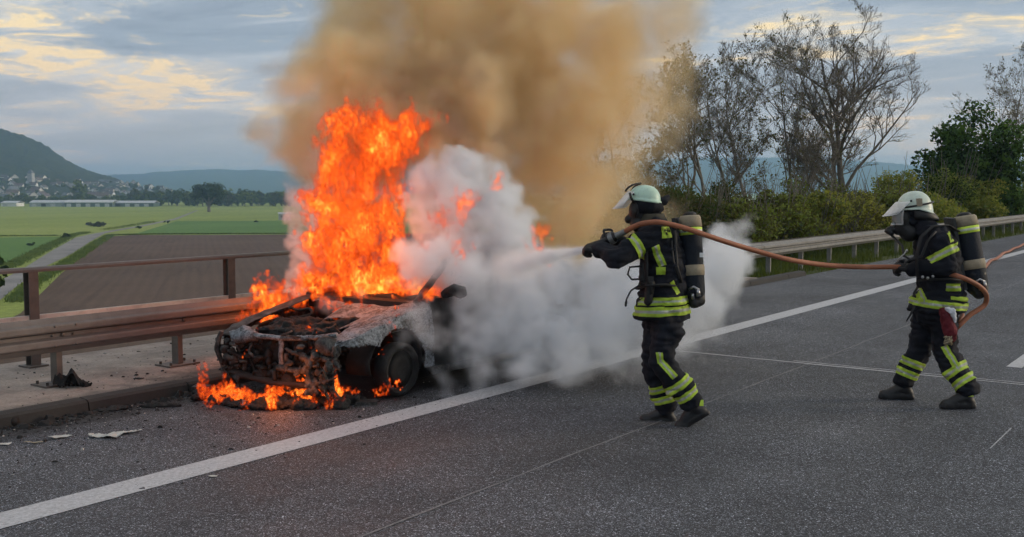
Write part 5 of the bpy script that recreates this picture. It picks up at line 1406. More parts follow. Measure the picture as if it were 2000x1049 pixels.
# fused remains of lamps, brackets and ducts that fill the nose
for (y0, y1, x0, z0, z1, n, mt, sd) in ((-.76, -.36, .02, .08, .52, 60, M_SCALE, 1), (.40, .72, .0, .14, .5, 46, M_SCALE, 2), (-.36, .42, .05, .10, .36, 60, M_CHAR, 3), (-.70, .5, .10, .36, .52, 50, M_CHAR, 4)):
    b = MB(); R_ = random.Random(sd)
    for k in range(n):
        c = np.array([x0+R_.uniform(-.05, .10), R_.uniform(y0, y1), R_.uniform(z0, z1)])
        if R_.random() < .5: b.ball(c, (R_.uniform(.02, .05), R_.uniform(.02, .06), R_.uniform(.02, .05)), 8, 6)
        else: d_ = np.array([R_.gauss(0, .3), R_.gauss(0, 1), R_.gauss(0, 1)]); b.capsule(c, R_.uniform(.008, .022), c+nrm(d_)*R_.uniform(.05, .16), R_.uniform(.006, .018), 8)
    link('fused_nose_parts', blob(b, .0095, 0, .010, 30, 'fused_nose_parts', [mt], fold=.8), car)['kind'] = 'stuff'
# engine bay
b = MB(); b.box((.45, .05, .42), (.5, .7, .34)); b.box((.62, .42, .50), (.3, .24, .22)); b.box((.38, -.28, .50), (.22, .2, .2)); b.capsule((.40, .30, .56), .08, (.70, .12, .60), .06); b.capsule((.5, -.1, .58), .07, (.85, -.35, .62), .05); b.ball((.30, .10, .54), .10, 12, 8)
eng = car_engine = link('engine', blob(b, .014, 0, .022, 18, 'engine', [M_CHAR], fold=1.2), car)
for k in range(22):
    p = np.array([rc.uniform(.2, 1.0), rc.uniform(-.55, .58), rc.uniform(.48, .62)]); pts = [p]
    for q in range(5): pts.append(pts[-1]+np.array([rc.uniform(-.12, .12), rc.uniform(-.14, .14), rc.uniform(-.05, .06)]))
    b = MB(); b.tube(smooth_path(pts, 4), rc.uniform(.006, .018), 6); cpart(b, 'burnt_cable', M_CHAR if k % 3 else M_SCALE, 0, 1, True, 0)
# what is left of the bonnet, sagging over the bay near the scuttle
def bonnet(a, v):
    x = .42+.78*a; y = -.60+1.16*v
    return np.array([x, y, ztop(x)-.03-.08*math.sin(v*math.pi)*(1-a)+.02*math.sin(v*17)*(1-a)])
cpart(grid(bonnet, 50, 70, lambda c: c[0] > .80+.20*mnoise.noise(Vector((c[1]*3.0, 2, 0)))+.05*mnoise.noise(Vector((c[1]*22, c[0]*22, 0)))+(.2 if c[1] > .1 else -.05 if c[1] > -.25 else -.28)), 'bonnet', M_ASH, .02, 7)
b = MB(); b.box((1.19, 0, .74), (.16, 1.36, .12)); cpart(b, 'scuttle', M_CHAR, .012, 9, False, 0)
b = MB(); b.box((1.28, 0, .50), (.05, 1.5, .5)); cpart(b, 'bulkhead', M_CHAR, .01, 9, False, 0)
# windscreen pillars, roof, rear
for sgn in (-1, 1):
    bar([(1.14, sgn*.71, .80), (1.5, sgn*.655, 1.03), (1.78, sgn*.60, 1.185), (2.0, sgn*.575, 1.235)], .036, 'windscreen_pillar', M_SCALE, .8)
    bar([(2.35, sgn*.72, .80), (2.38, sgn*.66, 1.0), (2.42, sgn*.58, 1.23)], .034, 'centre_pillar', M_CHAR, .8)
    bar([(4.0, sgn*.66, .86), (3.75, sgn*.62, 1.03), (3.35, sgn*.56, 1.22)], .045, 'rear_pillar', M_CHAR, .8)
    bar([(1.9, sgn*.585, 1.215), (2.5, sgn*.575, 1.255), (3.0, sgn*.57, 1.25), (3.4, sgn*.56, 1.215)], .03, 'roof_rail', M_CHAR, .8)
    def side(a, v):
        x = 1.22+2.90*a; z = .83+.03*a-(.83-.17)*v
        return np.array([x, sgn*(.80+.05*math.sin(v*2.6)-.05*max(0, a-.85)/.15), z])
    cpart(grid(side, 70, 18, lambda c: not arch(c, 3.32)), 'body_side', M_CHAR, .008, 6)
    for x0 in (2.37, 3.05):
        b = MB(); b.box((x0, sgn*.858, .5), (.012, .012, .56)); cpart(b, 'door_gap', M_CHAR, .002, 9, False, 0)
    bar([(1.2, sgn*.84, .17), (2.2, sgn*.86, .16), (3.0, sgn*.84, .17)], .05, 'sill', M_SCALE, .8)
    # melted door mirror
    b = MB(); b.capsule((1.40, sgn*.83, .86), .035, (1.42, sgn*.95, .91), .06); b.ball((1.44, sgn*.99, .90), (.05, .09, .065), 12, 8)
    mo = link('door_mirror', blob(b, .014, 1, .02, 14, 'door_mirror', [M_CHAR]), car)
def roof(a, v):
    x = 1.80+1.62*a; y = (-.58+1.16*v)
    return np.array([x, y, 1.20+.055*math.sin(min(1, a*1.1)*math.pi)**.5*1.0+.03*(1-(2*v-1)**2)-.06*math.sin(a*5+v*3)*.3])
cpart(grid(roof, 26, 20, lambda c: mnoise.noise(Vector((c[0]*2, c[1]*2, 5))) < .42), 'roof', M_SCALE, .014, 6)
def tail(a, v):
    y = -.80+1.6*a; return np.array([4.10-.12*abs(2*a-1)**3+.03*math.sin(v*3), y, .88-.70*v])
cpart(grid(tail, 24, 14), 'tailgate', M_CHAR, .01, 6)
for sgn in (-1, 1):
    b = MB(); b.ball((4.05, sgn*.72, .66), (.06, .10, .16), 12, 8); cpart(b, 'tail_lamp', simple('tail_lamp_red', (.22, .03, .03), .4) if sgn < 0 else M_RUST, .01, 10, True, 0)
b = MB(); b.box((2.6, 0, .22), (2.6, 1.5, .06)); cpart(b, 'floor_pan', M_CHAR, .01, 6, False, 0)
for (x0, y0) in ((1.95, -.36), (1.95, .36), (2.95, 0)):
    b = MB(); b.box((x0, y0, .38), (.45, .44 if y0 else 1.2, .16)); b.box((x0+.26, y0, .70), (.12, .44 if y0 else 1.2, .62)); link('seat_frame', blob(b, .03, 1, .03, 8, 'seat_frame', [M_CHAR]), car)
b = MB(); b.box((1.45, 0, .74), (.32, 1.3, .16)); link('dashboard', blob(b, .03, 1, .03, 8, 'dashboard', [M_CHAR]), car)
b = MB(); th = np.linspace(0, 2*math.pi, 25); b.tube([(1.72+.05*math.sin(t), .36+.18*math.cos(t), .80+.17*math.sin(t)) for t in th], .012, 6); cpart(b, 'steering_wheel', M_CHAR, .004, 9, True, 0)
# wheels: bare burnt rim inside the shreds of the tyre
for (x0, sgn) in ((.76, -1), (.76, 1), (3.32, -1), (3.32, 1)):
    yo = sgn*.80; w = empty('wheel', (x0, yo, .24)); w.parent = car; w.scale = (.91, .72, .91)
    b = MB(); prof = [(.235, -.10), (.262, -.085), (.268, -.03), (.266, .03), (.262, .085), (.235, .10), (.205, .095), (.20, 0), (.205, -.095)]
    n = 30; b.loft([[(math.cos(2*math.pi*j/n)*r, yy, math.sin(2*math.pi*j/n)*r) for j in range(n)] for r, yy in prof+prof[:1]], caps=False)
    cpart(b, 'tyre', M_CHAR, .012, 12, True, 0, w)
    b = MB(); b.loft([[(math.cos(2*math.pi*j/n)*r, sgn*yy, math.sin(2*math.pi*j/n)*r) for j in range(n)] for r, yy in ((.205, -.09), (.19, -.07), (.185, .05), (.205, .085))], caps=False)
    b.loft([[(math.cos(2*math.pi*j/n)*r, sgn*yy, math.sin(2*math.pi*j/n)*r) for j in range(n)] for r, yy in ((.188, .055), (.10, .075), (.06, .06), (.02, .06))], caps=True)
    cpart(b, 'rim', M_CHAR, .004, 12, True, .004, w)
    b = MB(); b.tube([(0, -sgn*.08, 0), (0, -sgn*.3, .0)], [.13, .12], 16); cpart(b, 'brake_disc', M_RUST, .004, 12, False, 0, w)

# ---- bumper melted onto the road, scraps and lumps
def lump(name, px, py, z, size, label, cat, mat, seed, tag_=True, amp=.35, flat=.6, group=None):
    R_ = random.Random(seed); c = onz(px, py, z); b = MB()
    for k in range(5): b.ball(np.array([R_.uniform(-.5, .5), R_.uniform(-.5, .5), R_.uniform(0, .5)])*np.array(size), np.array(size)*R_.uniform(.35, .6), 10, 7)
    me = blob(b, max(.008, min(size)*.12), 1, amp*min(size), 2.2/min(size)*.5, name, [mat], seed=seed)
    o = link(name, me); o.location = tuple(c); o.rotation_euler = (0, 0, PSI-math.pi/2)
    tag(o, label, cat, group); return o
lump('charred_scrap', 10, 828, .0, (.22, .16, .10), 'black charred lump in the gutter at the left picture edge', 'scrap', M_CHAR, 4)
lump('charred_scrap', 222, 800, 0, (.16, .12, .03), 'flat black crust in the gutter between the lump and the car', 'scrap', M_CHAR, 5)
lump('charred_scrap', 325, 794, 0, (.22, .08, .04), 'long black crust lying just ahead of the burning bumper', 'scrap', M_CHAR, 8)
lump('charred_scrap', 272, 741, CAP_Z, (.06, .05, .02), 'small black crumb on the concrete between the two post feet', 'scrap', M_CHAR, 6)
lump('charred_scrap', 200, 760, CAP_Z-.1, (.12, .10, .04), 'dark soot clump on the kerb edge', 'scrap', M_CHAR, 7)
bl = empty('fallen_bumper', tuple(onz(540, 790, 0))); tag(bl, 'front bumper melted onto the road under the nose of the car', 'bumper')
heap = MB(); R_ = random.Random(12)
for k in range(70):
    t = k/69; px = 392+300*t+R_.uniform(-6, 6); py = 782+13*math.sin(t*2.6)+R_.uniform(-15, 6)
    c = onz(px, py, 0.0); heap.ball(c+np.array([0, 0, .02]), (R_.uniform(.03, .11), R_.uniform(.03, .11), R_.uniform(.02, .07)), 9, 6)
child(link('melted_plastic', blob(heap, .010, 0, .022, 26, 'melted_plastic', [M_CHAR], fold=1.0)), bl)
for (px, py, dx, dz, L_, mt) in ((448, 783, .1, .05, .34, M_ASH), (492, 796, .25, .03, .16, M_ASH), (395, 772, -.3, .07, .16, M_SCALE), (600, 776, .5, .10, .2, M_CHAR), (660, 782, .2, .08, .22, M_CHAR), (560, 770, -.2, .12, .22, M_CHAR), (715, 790, .3, .02, .2, M_SCALE)):
    c = onz(px, py, 0); d = nrm(RT+HF*dx*.6-np.array([0, 0, .0])); b = MB()
    b.box(c+np.array([0, 0, dz]), (L_, .10, .03), np.array([d, np.cross((0, 0, 1), d), (0, 0, 1)])); jag(b, .03, 9)
    child(b.obj('bumper_fragment', mt), bl)
# paper / plastic scraps
M_PAPER = simple('dirty_white_paper', (.55, .54, .50), .9, 0, .2, 12, .3)
def scrap(px, py, pts, label, mat=M_PAPER, name='paper_scrap', hgt=.03, zz=0.0, tilt=0.0):
    """crumpled sheet: a fine grid cut to the outline and folded by ridged noise"""
    c = onz(px, py, zz); P_ = np.array(pts); lo, hi = P_.min(0), P_.max(0); n = 26
    def inside(x, y):
        k = False
        for q in range(len(P_)):
            x0, y0 = P_[q]; x1, y1 = P_[q-1]
            if (y0 > y) != (y1 > y) and x < (x1-x0)*(y-y0)/(y1-y0+1e-12)+x0: k = not k
        return k
    def fn(a, v):
        x = lerp(lo[0], hi[0], a); y = lerp(lo[1], hi[1], v)
        h = abs(mnoise.noise(Vector((x*9, y*9, px))))*1.2+.5*abs(mnoise.noise(Vector((x*23, y*23, px+4))))
        q = np.array([mnoise.noise(Vector((x*20, y*20, 1))), mnoise.noise(Vector((x*20, y*20, 2))), 0])*.012
        return RT*x+HF*y+q+np.array([0, 0, .006+hgt*h+tilt*(x-lo[0])])
    b = grid(fn, n, n, lambda p: inside(p@RT, p@HF)); o = b.obj(name, mat, None, False, True); o.location = tuple(c)
    md = o.modifiers.new('s', 'SOLIDIFY'); md.thickness = .003
    tag(o, label, 'scrap'); return o
scrap(218, 852, [(-.17, -.02), (-.12, -.07), (-.02, -.08), (.07, -.09), (.09, -.05), (.04, -.03), (.10, .05), (.19, .18), (.08, .12), (0, .08), (-.06, .02), (-.11, .03)], 'crumpled white torn sheet lying on the hard shoulder', hgt=.035)
scrap(112, 857, [(-.06, -.03), (.02, -.02), (.09, .05), (.02, .06), (-.05, .02)], 'small white shred nearest the crumpled sheet', hgt=.02)
scrap(66, 866, [(-.07, -.02), (.06, -.01), (.07, .01), (-.05, .01)], 'flat yellowish shred on the shoulder near the left edge', M_BEIGE, hgt=.015)
scrap(8, 869, [(-.04, -.03), (.04, -.02), (.05, .03), (-.02, .03)], 'little pale shred at the very left picture edge', hgt=.015)
scrap(415, 932, [(-.03, -.01), (.03, -.01), (.03, .02), (-.02, .02)], 'tiny white flake beside the edge line', hgt=.008)
scrap(135, 756, [(-.10, -.10), (.13, -.08), (.20, .02), (.06, .10), (-.09, .12)], 'black charred sheet leaning against a guardrail post foot', M_CHAR, 'charred_scrap', .16, CAP_Z, -.1)
# crumbs and grit strewn over the cap and the shoulder
def crumbs(name, n, gen, smin, smax, mats, label):
    b = MB(); R_ = random.Random(len(name))
    for k in range(n):
        x, y, z = gen(R_); s = R_.uniform(smin, smax)*(1 if R_.random() < .9 else 2.2); a = R_.uniform(0, 6.28); A = np.array([[math.cos(a), math.sin(a), 0], [-math.sin(a), math.cos(a), 0], [0, 0, 1]])
        p = np.array([(-1, -.7, 0), (1, -.5, 0), (.7, .8, 0), (-.8, .6, 0), (-.5, -.3, .9), (.5, -.2, .7), (.2, .5, .8)])*s*.5*np.array([1, R_.uniform(.5, 1), R_.uniform(.3, .9)])
        b.add(p@A+np.array([x, y, z]), [(0, 1, 5, 4), (1, 2, 6, 5), (2, 3, 6), (3, 0, 4), (3, 4, 6), (4, 5, 6)], R_.randrange(len(mats)))
    o = b.obj(name, mats); tag(o, label, 'debris', kind='stuff'); return o
crumbs('gutter_char', 260, lambda R_: (lambda x: (x, KERB_Y-.07-abs(R_.gauss(0, .10)), .0))(R_.uniform(3.0, 6.4)), .02, .065, [M_CHAR], 'black char and soot flakes heaped in the gutter')
M_GLASSC = simple('pale_crumb', (.40, .39, .36), .5)
crumbs('debris', 520, lambda R_: (R_.uniform(2.8, 9), R_.uniform(8.02, 10.0), CAP_Z+.012), .006, .022, [M_CHAR, M_CHAR, M_CHAR, M_GLASSC], 'charred crumbs strewn over the bridge pavement')
crumbs('road_debris', 1300, lambda R_: (lambda x: (x, KERB_Y-.08-abs(R_.gauss(0, .22 if R_.random() < .6 else .9)), .002))(R_.uniform(2.5, 6.6)), .006, .022, [M_CHAR]*9+[M_GLASSC], 'black crumbs and flakes along the gutter and shoulder')
crumbs('road_crumbs', 420, lambda R_: (6.6+R_.gauss(0, .9), 6.2+R_.gauss(0, .45), .002), .006, .02, [M_CHAR]*6+[M_GLASSC], 'burnt crumbs on the asphalt round the wreck')
# ================================================================== FIRE AND SMOKE (volumes in real space, densities worked out on a grid)
import time as _t
def grf(shape, lo, hi, seed, beta=1.8, aniso=(1, 1, 1), step=.03):
    """band-limited gaussian random field; lo/hi are wavelengths in metres"""
    r = np.random.default_rng(seed); w = r.standard_normal(shape).astype(np.float32)
    F = np.fft.rfftn(w)
    k = np.sqrt(sum(((np.fft.rfftfreq(n, step) if i == 2 else np.fft.fftfreq(n, step)).reshape([-1 if j == i else 1 for j in range(3)])*aniso[i])**2 for i, n in enumerate(shape))).astype(np.float32)
    k = np.maximum(k, 1e-6); A = np.where((k > 1/hi) & (k < 1/lo), k**(-beta), 0)
    o = np.fft.irfftn(F*A, shape).astype(np.float32); return o/(o.std()+1e-9)
def loc(p): p = np.asarray(p); return np.array([p@RT, p@HF, p[2]])
def vol_object(name, box, step, dens, mat, label):
    nx, ny, nz_ = dens.shape
    me = bpy.data.meshes.new(name); n = dens.size
    me.vertices.add(n)
    at_ = me.attributes.new('dens', 'FLOAT', 'POINT'); at_.data.foreach_set('value', dens.astype(np.float32).ravel())
    o = link(name, me); o.rotation_euler = (0, 0, PSI-math.pi/2)
    g = bpy.data.node_groups.new(name+'_field', 'GeometryNodeTree')
    g.interface.new_socket('Geometry', in_out='INPUT', socket_type='NodeSocketGeometry'); g.interface.new_socket('Geometry', in_out='OUTPUT', socket_type='NodeSocketGeometry')
    N = lambda t, **k: [setattr(x, a, b) for x in [g.nodes.new(t)] for a, b in k.items()] and g.nodes[-1] if k else g.nodes.new(t)
    gi = g.nodes.new('NodeGroupInput'); go = g.nodes.new('NodeGroupOutput')
    vc = g.nodes.new('GeometryNodeVolumeCube'); mn = np.array([box[0], box[2], box[4]]); mx = mn+step*(np.array(dens.shape)-1)
    vc.inputs['Min'].default_value = mn; vc.inputs['Max'].default_value = mx
    for ax, v in zip('XYZ', dens.shape): vc.inputs['Resolution '+ax].default_value = int(v)
    pos = g.nodes.new('GeometryNodeInputPosition')
    sub = g.nodes.new('ShaderNodeVectorMath'); sub.operation = 'SUBTRACT'; g.links.new(pos.outputs[0], sub.inputs[0]); sub.inputs[1].default_value = mn
    dv = g.nodes.new('ShaderNodeVectorMath'); dv.operation = 'SCALE'; dv.inputs['Scale'].default_value = 1/step; g.links.new(sub.outputs[0], dv.inputs[0])
    sp = g.nodes.new('ShaderNodeSeparateXYZ'); g.links.new(dv.outputs[0], sp.inputs[0])
    ints = []
    for k in range(3):
        fi = g.nodes.new('FunctionNodeFloatToInt'); fi.rounding_mode = 'ROUND'; g.links.new(sp.outputs[k], fi.inputs[0]); ints.append(fi.outputs[0])
    def im(op, a, b_):
        m = g.nodes.new('FunctionNodeIntegerMath'); m.operation = op
        for i, v in enumerate((a, b_)):
            if isinstance(v, int): m.inputs[i].default_value = v
            else: g.links.new(v, m.inputs[i])
        return m.outputs[0]
    idx = im('ADD', im('ADD', im('MULTIPLY', ints[0], ny*nz_), im('MULTIPLY', ints[1], nz_)), ints[2])
    na = g.nodes.new('GeometryNodeInputNamedAttribute'); na.data_type = 'FLOAT'; na.inputs['Name'].default_value = 'dens'
    si = g.nodes.new('GeometryNodeSampleIndex'); si.data_type = 'FLOAT'; si.domain = 'POINT'; si.clamp = True
    g.links.new(gi.outputs[0], si.inputs['Geometry']); g.links.new(na.outputs[0], si.inputs['Value']); g.links.new(idx, si.inputs['Index'])
    g.links.new(si.outputs[0], vc.inputs['Density']); vc.inputs['Background'].default_value = 0.0
    sm = g.nodes.new('GeometryNodeSetMaterial'); sm.inputs['Material'].default_value = mat
    g.links.new(vc.outputs[0], sm.inputs['Geometry']); g.links.new(sm.outputs[0], go.inputs[0])
    md = o.modifiers.new('field', 'NODES'); md.node_group = g
    me.materials.append(mat)
    tag(o, label, name.split('_')[-1], kind='stuff')
    return o
def coords(box, step):
    xs = np.arange(box[0], box[1], step, dtype=np.float32); ys_ = np.arange(box[2], box[3], step, dtype=np.float32); zs_ = np.arange(box[4], box[5], step, dtype=np.float32)
    return xs, ys_, zs_
def puffs(box, step, items, warp, edge, stretch=(1, 1, 1)):
    """items: (px, py, depth, radius, weight[, stretch]) -> union of soft balls in warped space"""
    xs, ys_, zs_ = coords(box, step); out = np.zeros((len(xs), len(ys_), len(zs_)), np.float32)
    for it in items:
        px, py, d, r, w = it[:5]; st = it[5] if len(it) > 5 else stretch; ed = it[6] if len(it) > 6 else edge
        c = loc(at(px, py, d)); sl = []
        for k, ax in enumerate((xs, ys_, zs_)):
            m_ = r*st[k]*1.15+.30; i0 = np.searchsorted(ax, c[k]-m_); i1 = np.searchsorted(ax, c[k]+m_); sl.append(slice(i0, i1))
        if any(q.stop <= q.start for q in sl): continue
        s3 = tuple(sl)
        dx = (xs[sl[0]][:, None, None]+warp[0][s3]-c[0])/st[0]; dy = (ys_[sl[1]][None, :, None]+warp[1][s3]-c[1])/st[1]; dz = (zs_[sl[2]][None, None, :]+warp[2][s3]-c[2])/st[2]
        t = (1-np.sqrt(dx*dx+dy*dy+dz*dz)/r)/ed
        t = np.clip(t, 0, 1); t = t*t*(3-2*t)*w
        out[s3] = np.maximum(out[s3], t)
    return out
def soft_top(zs_, z0, z1): t = np.clip((zs_-z0)/(z1-z0), 0, 1); return (1-t*t*(3-2*t))[None, None, :]

def smoke_mat(name, col, dscale, aniso=0.0, absorb=None):
    m = Mat(name); p = m.n('ShaderNodeVolumePrincipled')
    m.set(p.inputs['Color'], col); p.inputs['Density Attribute'].default_value = ''
    a = m.n('ShaderNodeAttribute'); a.attribute_name = 'density'
    m.l(m.math('MULTIPLY', a.outputs['Fac'], dscale), p.inputs['Density'])
    p.inputs['Anisotropy'].default_value = aniso
    if absorb: m.set(p.inputs['Absorption Color'], absorb)
    m.l(p.outputs[0], m.out.inputs['Volume']); return m.mat
# --- white steam and smoke rolling off the car
stepw = .031
boxw = (-2.45, 2.75, 8.42, 12.6, -.02, 2.75)
sh_ = tuple(len(a) for a in coords(boxw, stepw))
n1 = [grf(sh_, .12, 1.0, 100+k, 2.6, step=stepw)*.055 for k in range(3)]
n1 = [a+np.abs(grf(sh_, .10, .45, 110+k, 2.2, step=stepw))*.034+grf(sh_, .065, .2, 120+k, 1.6, step=stepw)*.014 for k, a in enumerate(n1)]
white = [(878, 332, 10.5, .27, 1), (930, 335, 10.6, .30, 1), (845, 345, 10.5, .20, 1), (970, 385, 10.7, .34, 1), (890, 400, 10.5, .36, 1), (1005, 440, 10.8, .34, .8), (950, 460, 10.6, .42, .9), (830, 425, 10.3, .16, 1), (812, 395, 10.4, .10, 1),
         (800, 500, 10.0, .17, 1), (830, 520, 9.9, .24, .9), (880, 500, 10.1, .34, .9), (1030, 510, 10.7, .34, .8), (930, 560, 10.0, .36, .7), (1030, 570, 10.2, .42, .9), (1100, 545, 10.4, .38, .8), (1170, 560, 10.3, .38, .8), (1230, 560, 10.4, .42, .9),
         (960, 630, 9.9, .34, .8), (1040, 650, 9.9, .42, .9), (1120, 650, 9.9, .44, 1), (1200, 640, 9.9, .44, 1), (1280, 610, 10.0, .46, 1), (1345, 570, 10.1, .42, 1), (1395, 530, 10.3, .34, .9), (1420, 480, 10.5, .24, .7), (1448, 440, 10.6, .16, .5), (1462, 420, 10.7, .09, .4), (1400, 610, 9.9, .26, .8), (1425, 570, 10.1, .22, .7), (1340, 665, 9.6, .20, .6), (1440, 520, 10.4, .16, .6),
         (900, 690, 9.7, .20, .35), (960, 715, 9.5, .18, .4), (1040, 715, 9.5, .20, .5), (1120, 700, 9.5, .24, .6), (1200, 690, 9.5, .22, .5), (1270, 680, 9.5, .2, .4), (860, 745, 9.4, .14, .25), (930, 755, 9.3, .12, .25),
         (835, 600, 9.2, .16, .28), (865, 630, 9.2, .18, .28), (820, 660, 9.1, .12, .15), (790, 570, 9.6, .10, .2),
         (655, 595, 9.9, .12, .25), (640, 610, 9.7, .10, .2), (700, 570, 10.2, .14, .2)]
cream = [(600, 380, 11.3, .20, .9), (585, 430, 11.3, .16, .9), (592, 480, 11.3, .16, .9), (600, 530, 11.2, .20, .9), (575, 560, 11.1, .13, .8), (545, 585, 10.9, .09, .6), (520, 600, 10.8, .06, .4), (630, 350, 11.4, .24, .7), (640, 430, 11.4, .26, .8), (650, 500, 11.3, .26, .8), (605, 600, 10.9, .10, .5), (585, 350, 11.3, .10, .7)]
white = [w_ if len(w_) > 5 or w_[1] < 535 else (*w_[:3], w_[3]*1.12, w_[4]*.8, (1, 1, 1), .75) for w_ in white]
dw = puffs(boxw, stepw, white+cream, n1, .24)
det = np.clip(.72+.34*grf(sh_, .08, .5, 130, 2.0, step=stepw), .15, 1.6)
dw *= det
xs_w, ys_w, zs_w = coords(boxw, stepw)
for a in (dw[0], dw[-1], dw[:, 0], dw[:, -1], dw[:, :, -1]): a[...] = 0
vol_object('white_smoke', boxw, stepw, dw, smoke_mat('white_smoke', (.968, .981, 1.0), 10.0, -.35), 'thick white smoke and steam rolling off the car past the first firefighter')
# --- fan of water from the nozzle
stepj = .018; n4_ = loc(at(1149, 486, 8.38)); n5_ = loc(at(965, 528, 9.7)); axj = n5_-n4_; Lj = np.linalg.norm(axj); axj = axj/Lj
boxj = (min(n4_[0], n5_[0])-.32, max(n4_[0], n5_[0])+.05, 8.30, 9.95, .55, 1.50)
xs_, ys_, zs_ = coords(boxj, stepj); sh_ = (len(xs_), len(ys_), len(zs_))
X_ = np.stack(np.broadcast_arrays(xs_[:, None, None]-n4_[0], ys_[None, :, None]-n4_[1], zs_[None, None, :]-n4_[2]), -1)
tj = X_@axj; X_ = X_-tj[..., None]*axj; rj = np.sqrt((X_**2).sum(-1)); Rj = .014+.13*np.clip(tj/Lj, 0, 1)**1.1
dj = np.where((tj > 0) & (tj < Lj), np.exp(-(rj/Rj)**2*1.6)*(.62/(.03+Rj))*np.clip((Lj-tj)/(.45*Lj), 0, 1), 0)*np.clip(.75+.5*grf(sh_, .04, .35, 150, 1.6, step=stepj), .1, 2)
dj = np.where(dj < .03, 0, dj).astype(np.float32)
for a in (dj[0], dj[-1], dj[:, 0], dj[:, -1], dj[:, :, 0], dj[:, :, -1]): a[...] = 0
vol_object('water_spray', boxj, stepj, dj, smoke_mat('water_spray', (.975, .985, 1.0), 9.0, .3), 'pale fan of water spray leaving the nozzle towards the car')
# --- tan and brown plume rising above
stept = .056
boxt = (-3.2, 3.6, 9.9, 14.4, .8, 7.2)
sh_ = tuple(len(a) for a in coords(boxt, stept))
n2 = [grf(sh_, .22, 2.2, 200+k, 2.4, step=stept)*.14+np.abs(grf(sh_, .13, .8, 210+k, 2.0, step=stept))*.09 for k in range(3)]
tan = [(630, 235, 11.6, .48, .55), (618, 215, 11.6, .38, .5), (640, 320, 11.6, .46, .5), (690, 150, 11.8, .8, .7), (640, 130, 11.7, .5, .45), (700, 40, 12, .7, .5), (770, 230, 11.9, .62, 1.2), (850, 260, 12.0, .60, 1.3), (820, 140, 12, .75, .9), (930, 180, 12.2, .78, .8), (900, 290, 12.1, .5, 1.1), (760, 20, 12.2, .85, .5), (900, 20, 12.3, 1.0, .6), (1040, 60, 12.5, 1.0, .7), (1180, 60, 12.7, .95, .6), (1280, 40, 12.8, .75, .55), (1055, 205, 12.5, .75, .8), (1150, 190, 12.7, .80, .6), (1240, 160, 12.8, .62, .5), (1310, 110, 12.9, .48, .4), (1080, 290, 12.6, .72, .6), (1160, 330, 12.7, .66, .55), (1040, 400, 12.3, .5, .6), (1120, 430, 12.5, .58, .55), (1200, 440, 12.7, .52, .45), (1250, 370, 12.9, .52, .42), (1290, 440, 12.9, .46, .26), (1330, 160, 12.9, .45, .4), (1300, 260, 12.9, .45, .35), (1000, 330, 12.3, .5, .6), (960, 260, 12.2, .6, .8), (1340, 430, 13.0, .36, .10), (1310, 200, 12.9, .42, .35),
       (1250, 290, 12.9, .4, .2), (800, -160, 12.6, 1.1, .5), (1000, -180, 12.8, 1.2, .6), (1180, -160, 13.0, 1.0, .45), (900, -380, 13, 1.3, .5), (1120, -400, 13.2, 1.3, .5), (585, 250, 11.6, .2, .25), (600, 150, 11.7, .35, .3), (660, 60, 12.0, .45, .3)]
dt = puffs(boxt, stept, [(x_, y_, d_, r_*1.08, w_*float(np.interp(x_, [1080, 1200, 1340], [1, .6, .35]))) for x_, y_, d_, r_, w_ in tan], n2, .6)
dt *= np.clip(.85+.30*grf(sh_, .16, 1.2, 230, 2.2, step=stept), .12, 2.0)
xs_t, ys_t, zs_t = coords(boxt, stept)
dt *= soft_top(zs_t, 5.8, 7.0)
for a in (dt[0], dt[-1], dt[:, 0], dt[:, -1], dt[:, :, 0], dt[:, :, -1]): a[...] = 0
vol_object('tan_smoke', boxt, stept, dt, smoke_mat('tan_smoke', (.998, .845, .575), 7.0, -.2), 'tall tan and brown smoke plume leaning away above the car')
# --- dark soot rolling straight off the flame tips
boxs = (-1.75, .35, 10.9, 12.3, 1.9, 3.75); steps = .05
sh_ = tuple(len(a) for a in coords(boxs, steps)); n3 = [grf(sh_, .15, 1.2, 250+k, 2.4, step=steps)*.10 for k in range(3)]
soot = [(720, 200, 11.3, .28, .6), (780, 190, 11.4, .34, .9), (850, 215, 11.5, .36, 1.0), (900, 260, 11.5, .32, .9), (930, 310, 11.5, .26, .7), (830, 150, 11.6, .4, .6), (900, 180, 11.7, .4, .6), (690, 215, 11.3, .2, .5), (800, 330, 11.2, .16, .8), (810, 380, 11.2, .12, .8)]
dsn = puffs(boxs, steps, soot, n3, .85)*np.clip(.8+.4*grf(sh_, .12, .8, 260, 2.2, step=steps), .1, 2)
for a in (dsn[0], dsn[-1], dsn[:, 0], dsn[:, -1], dsn[:, :, 0], dsn[:, :, -1]): a[...] = 0
vol_object('dark_smoke', boxs, steps, dsn, smoke_mat('dark_smoke', (.62, .50, .40), 4.0, .0), 'dark brown soot rolling off the tips of the flames')
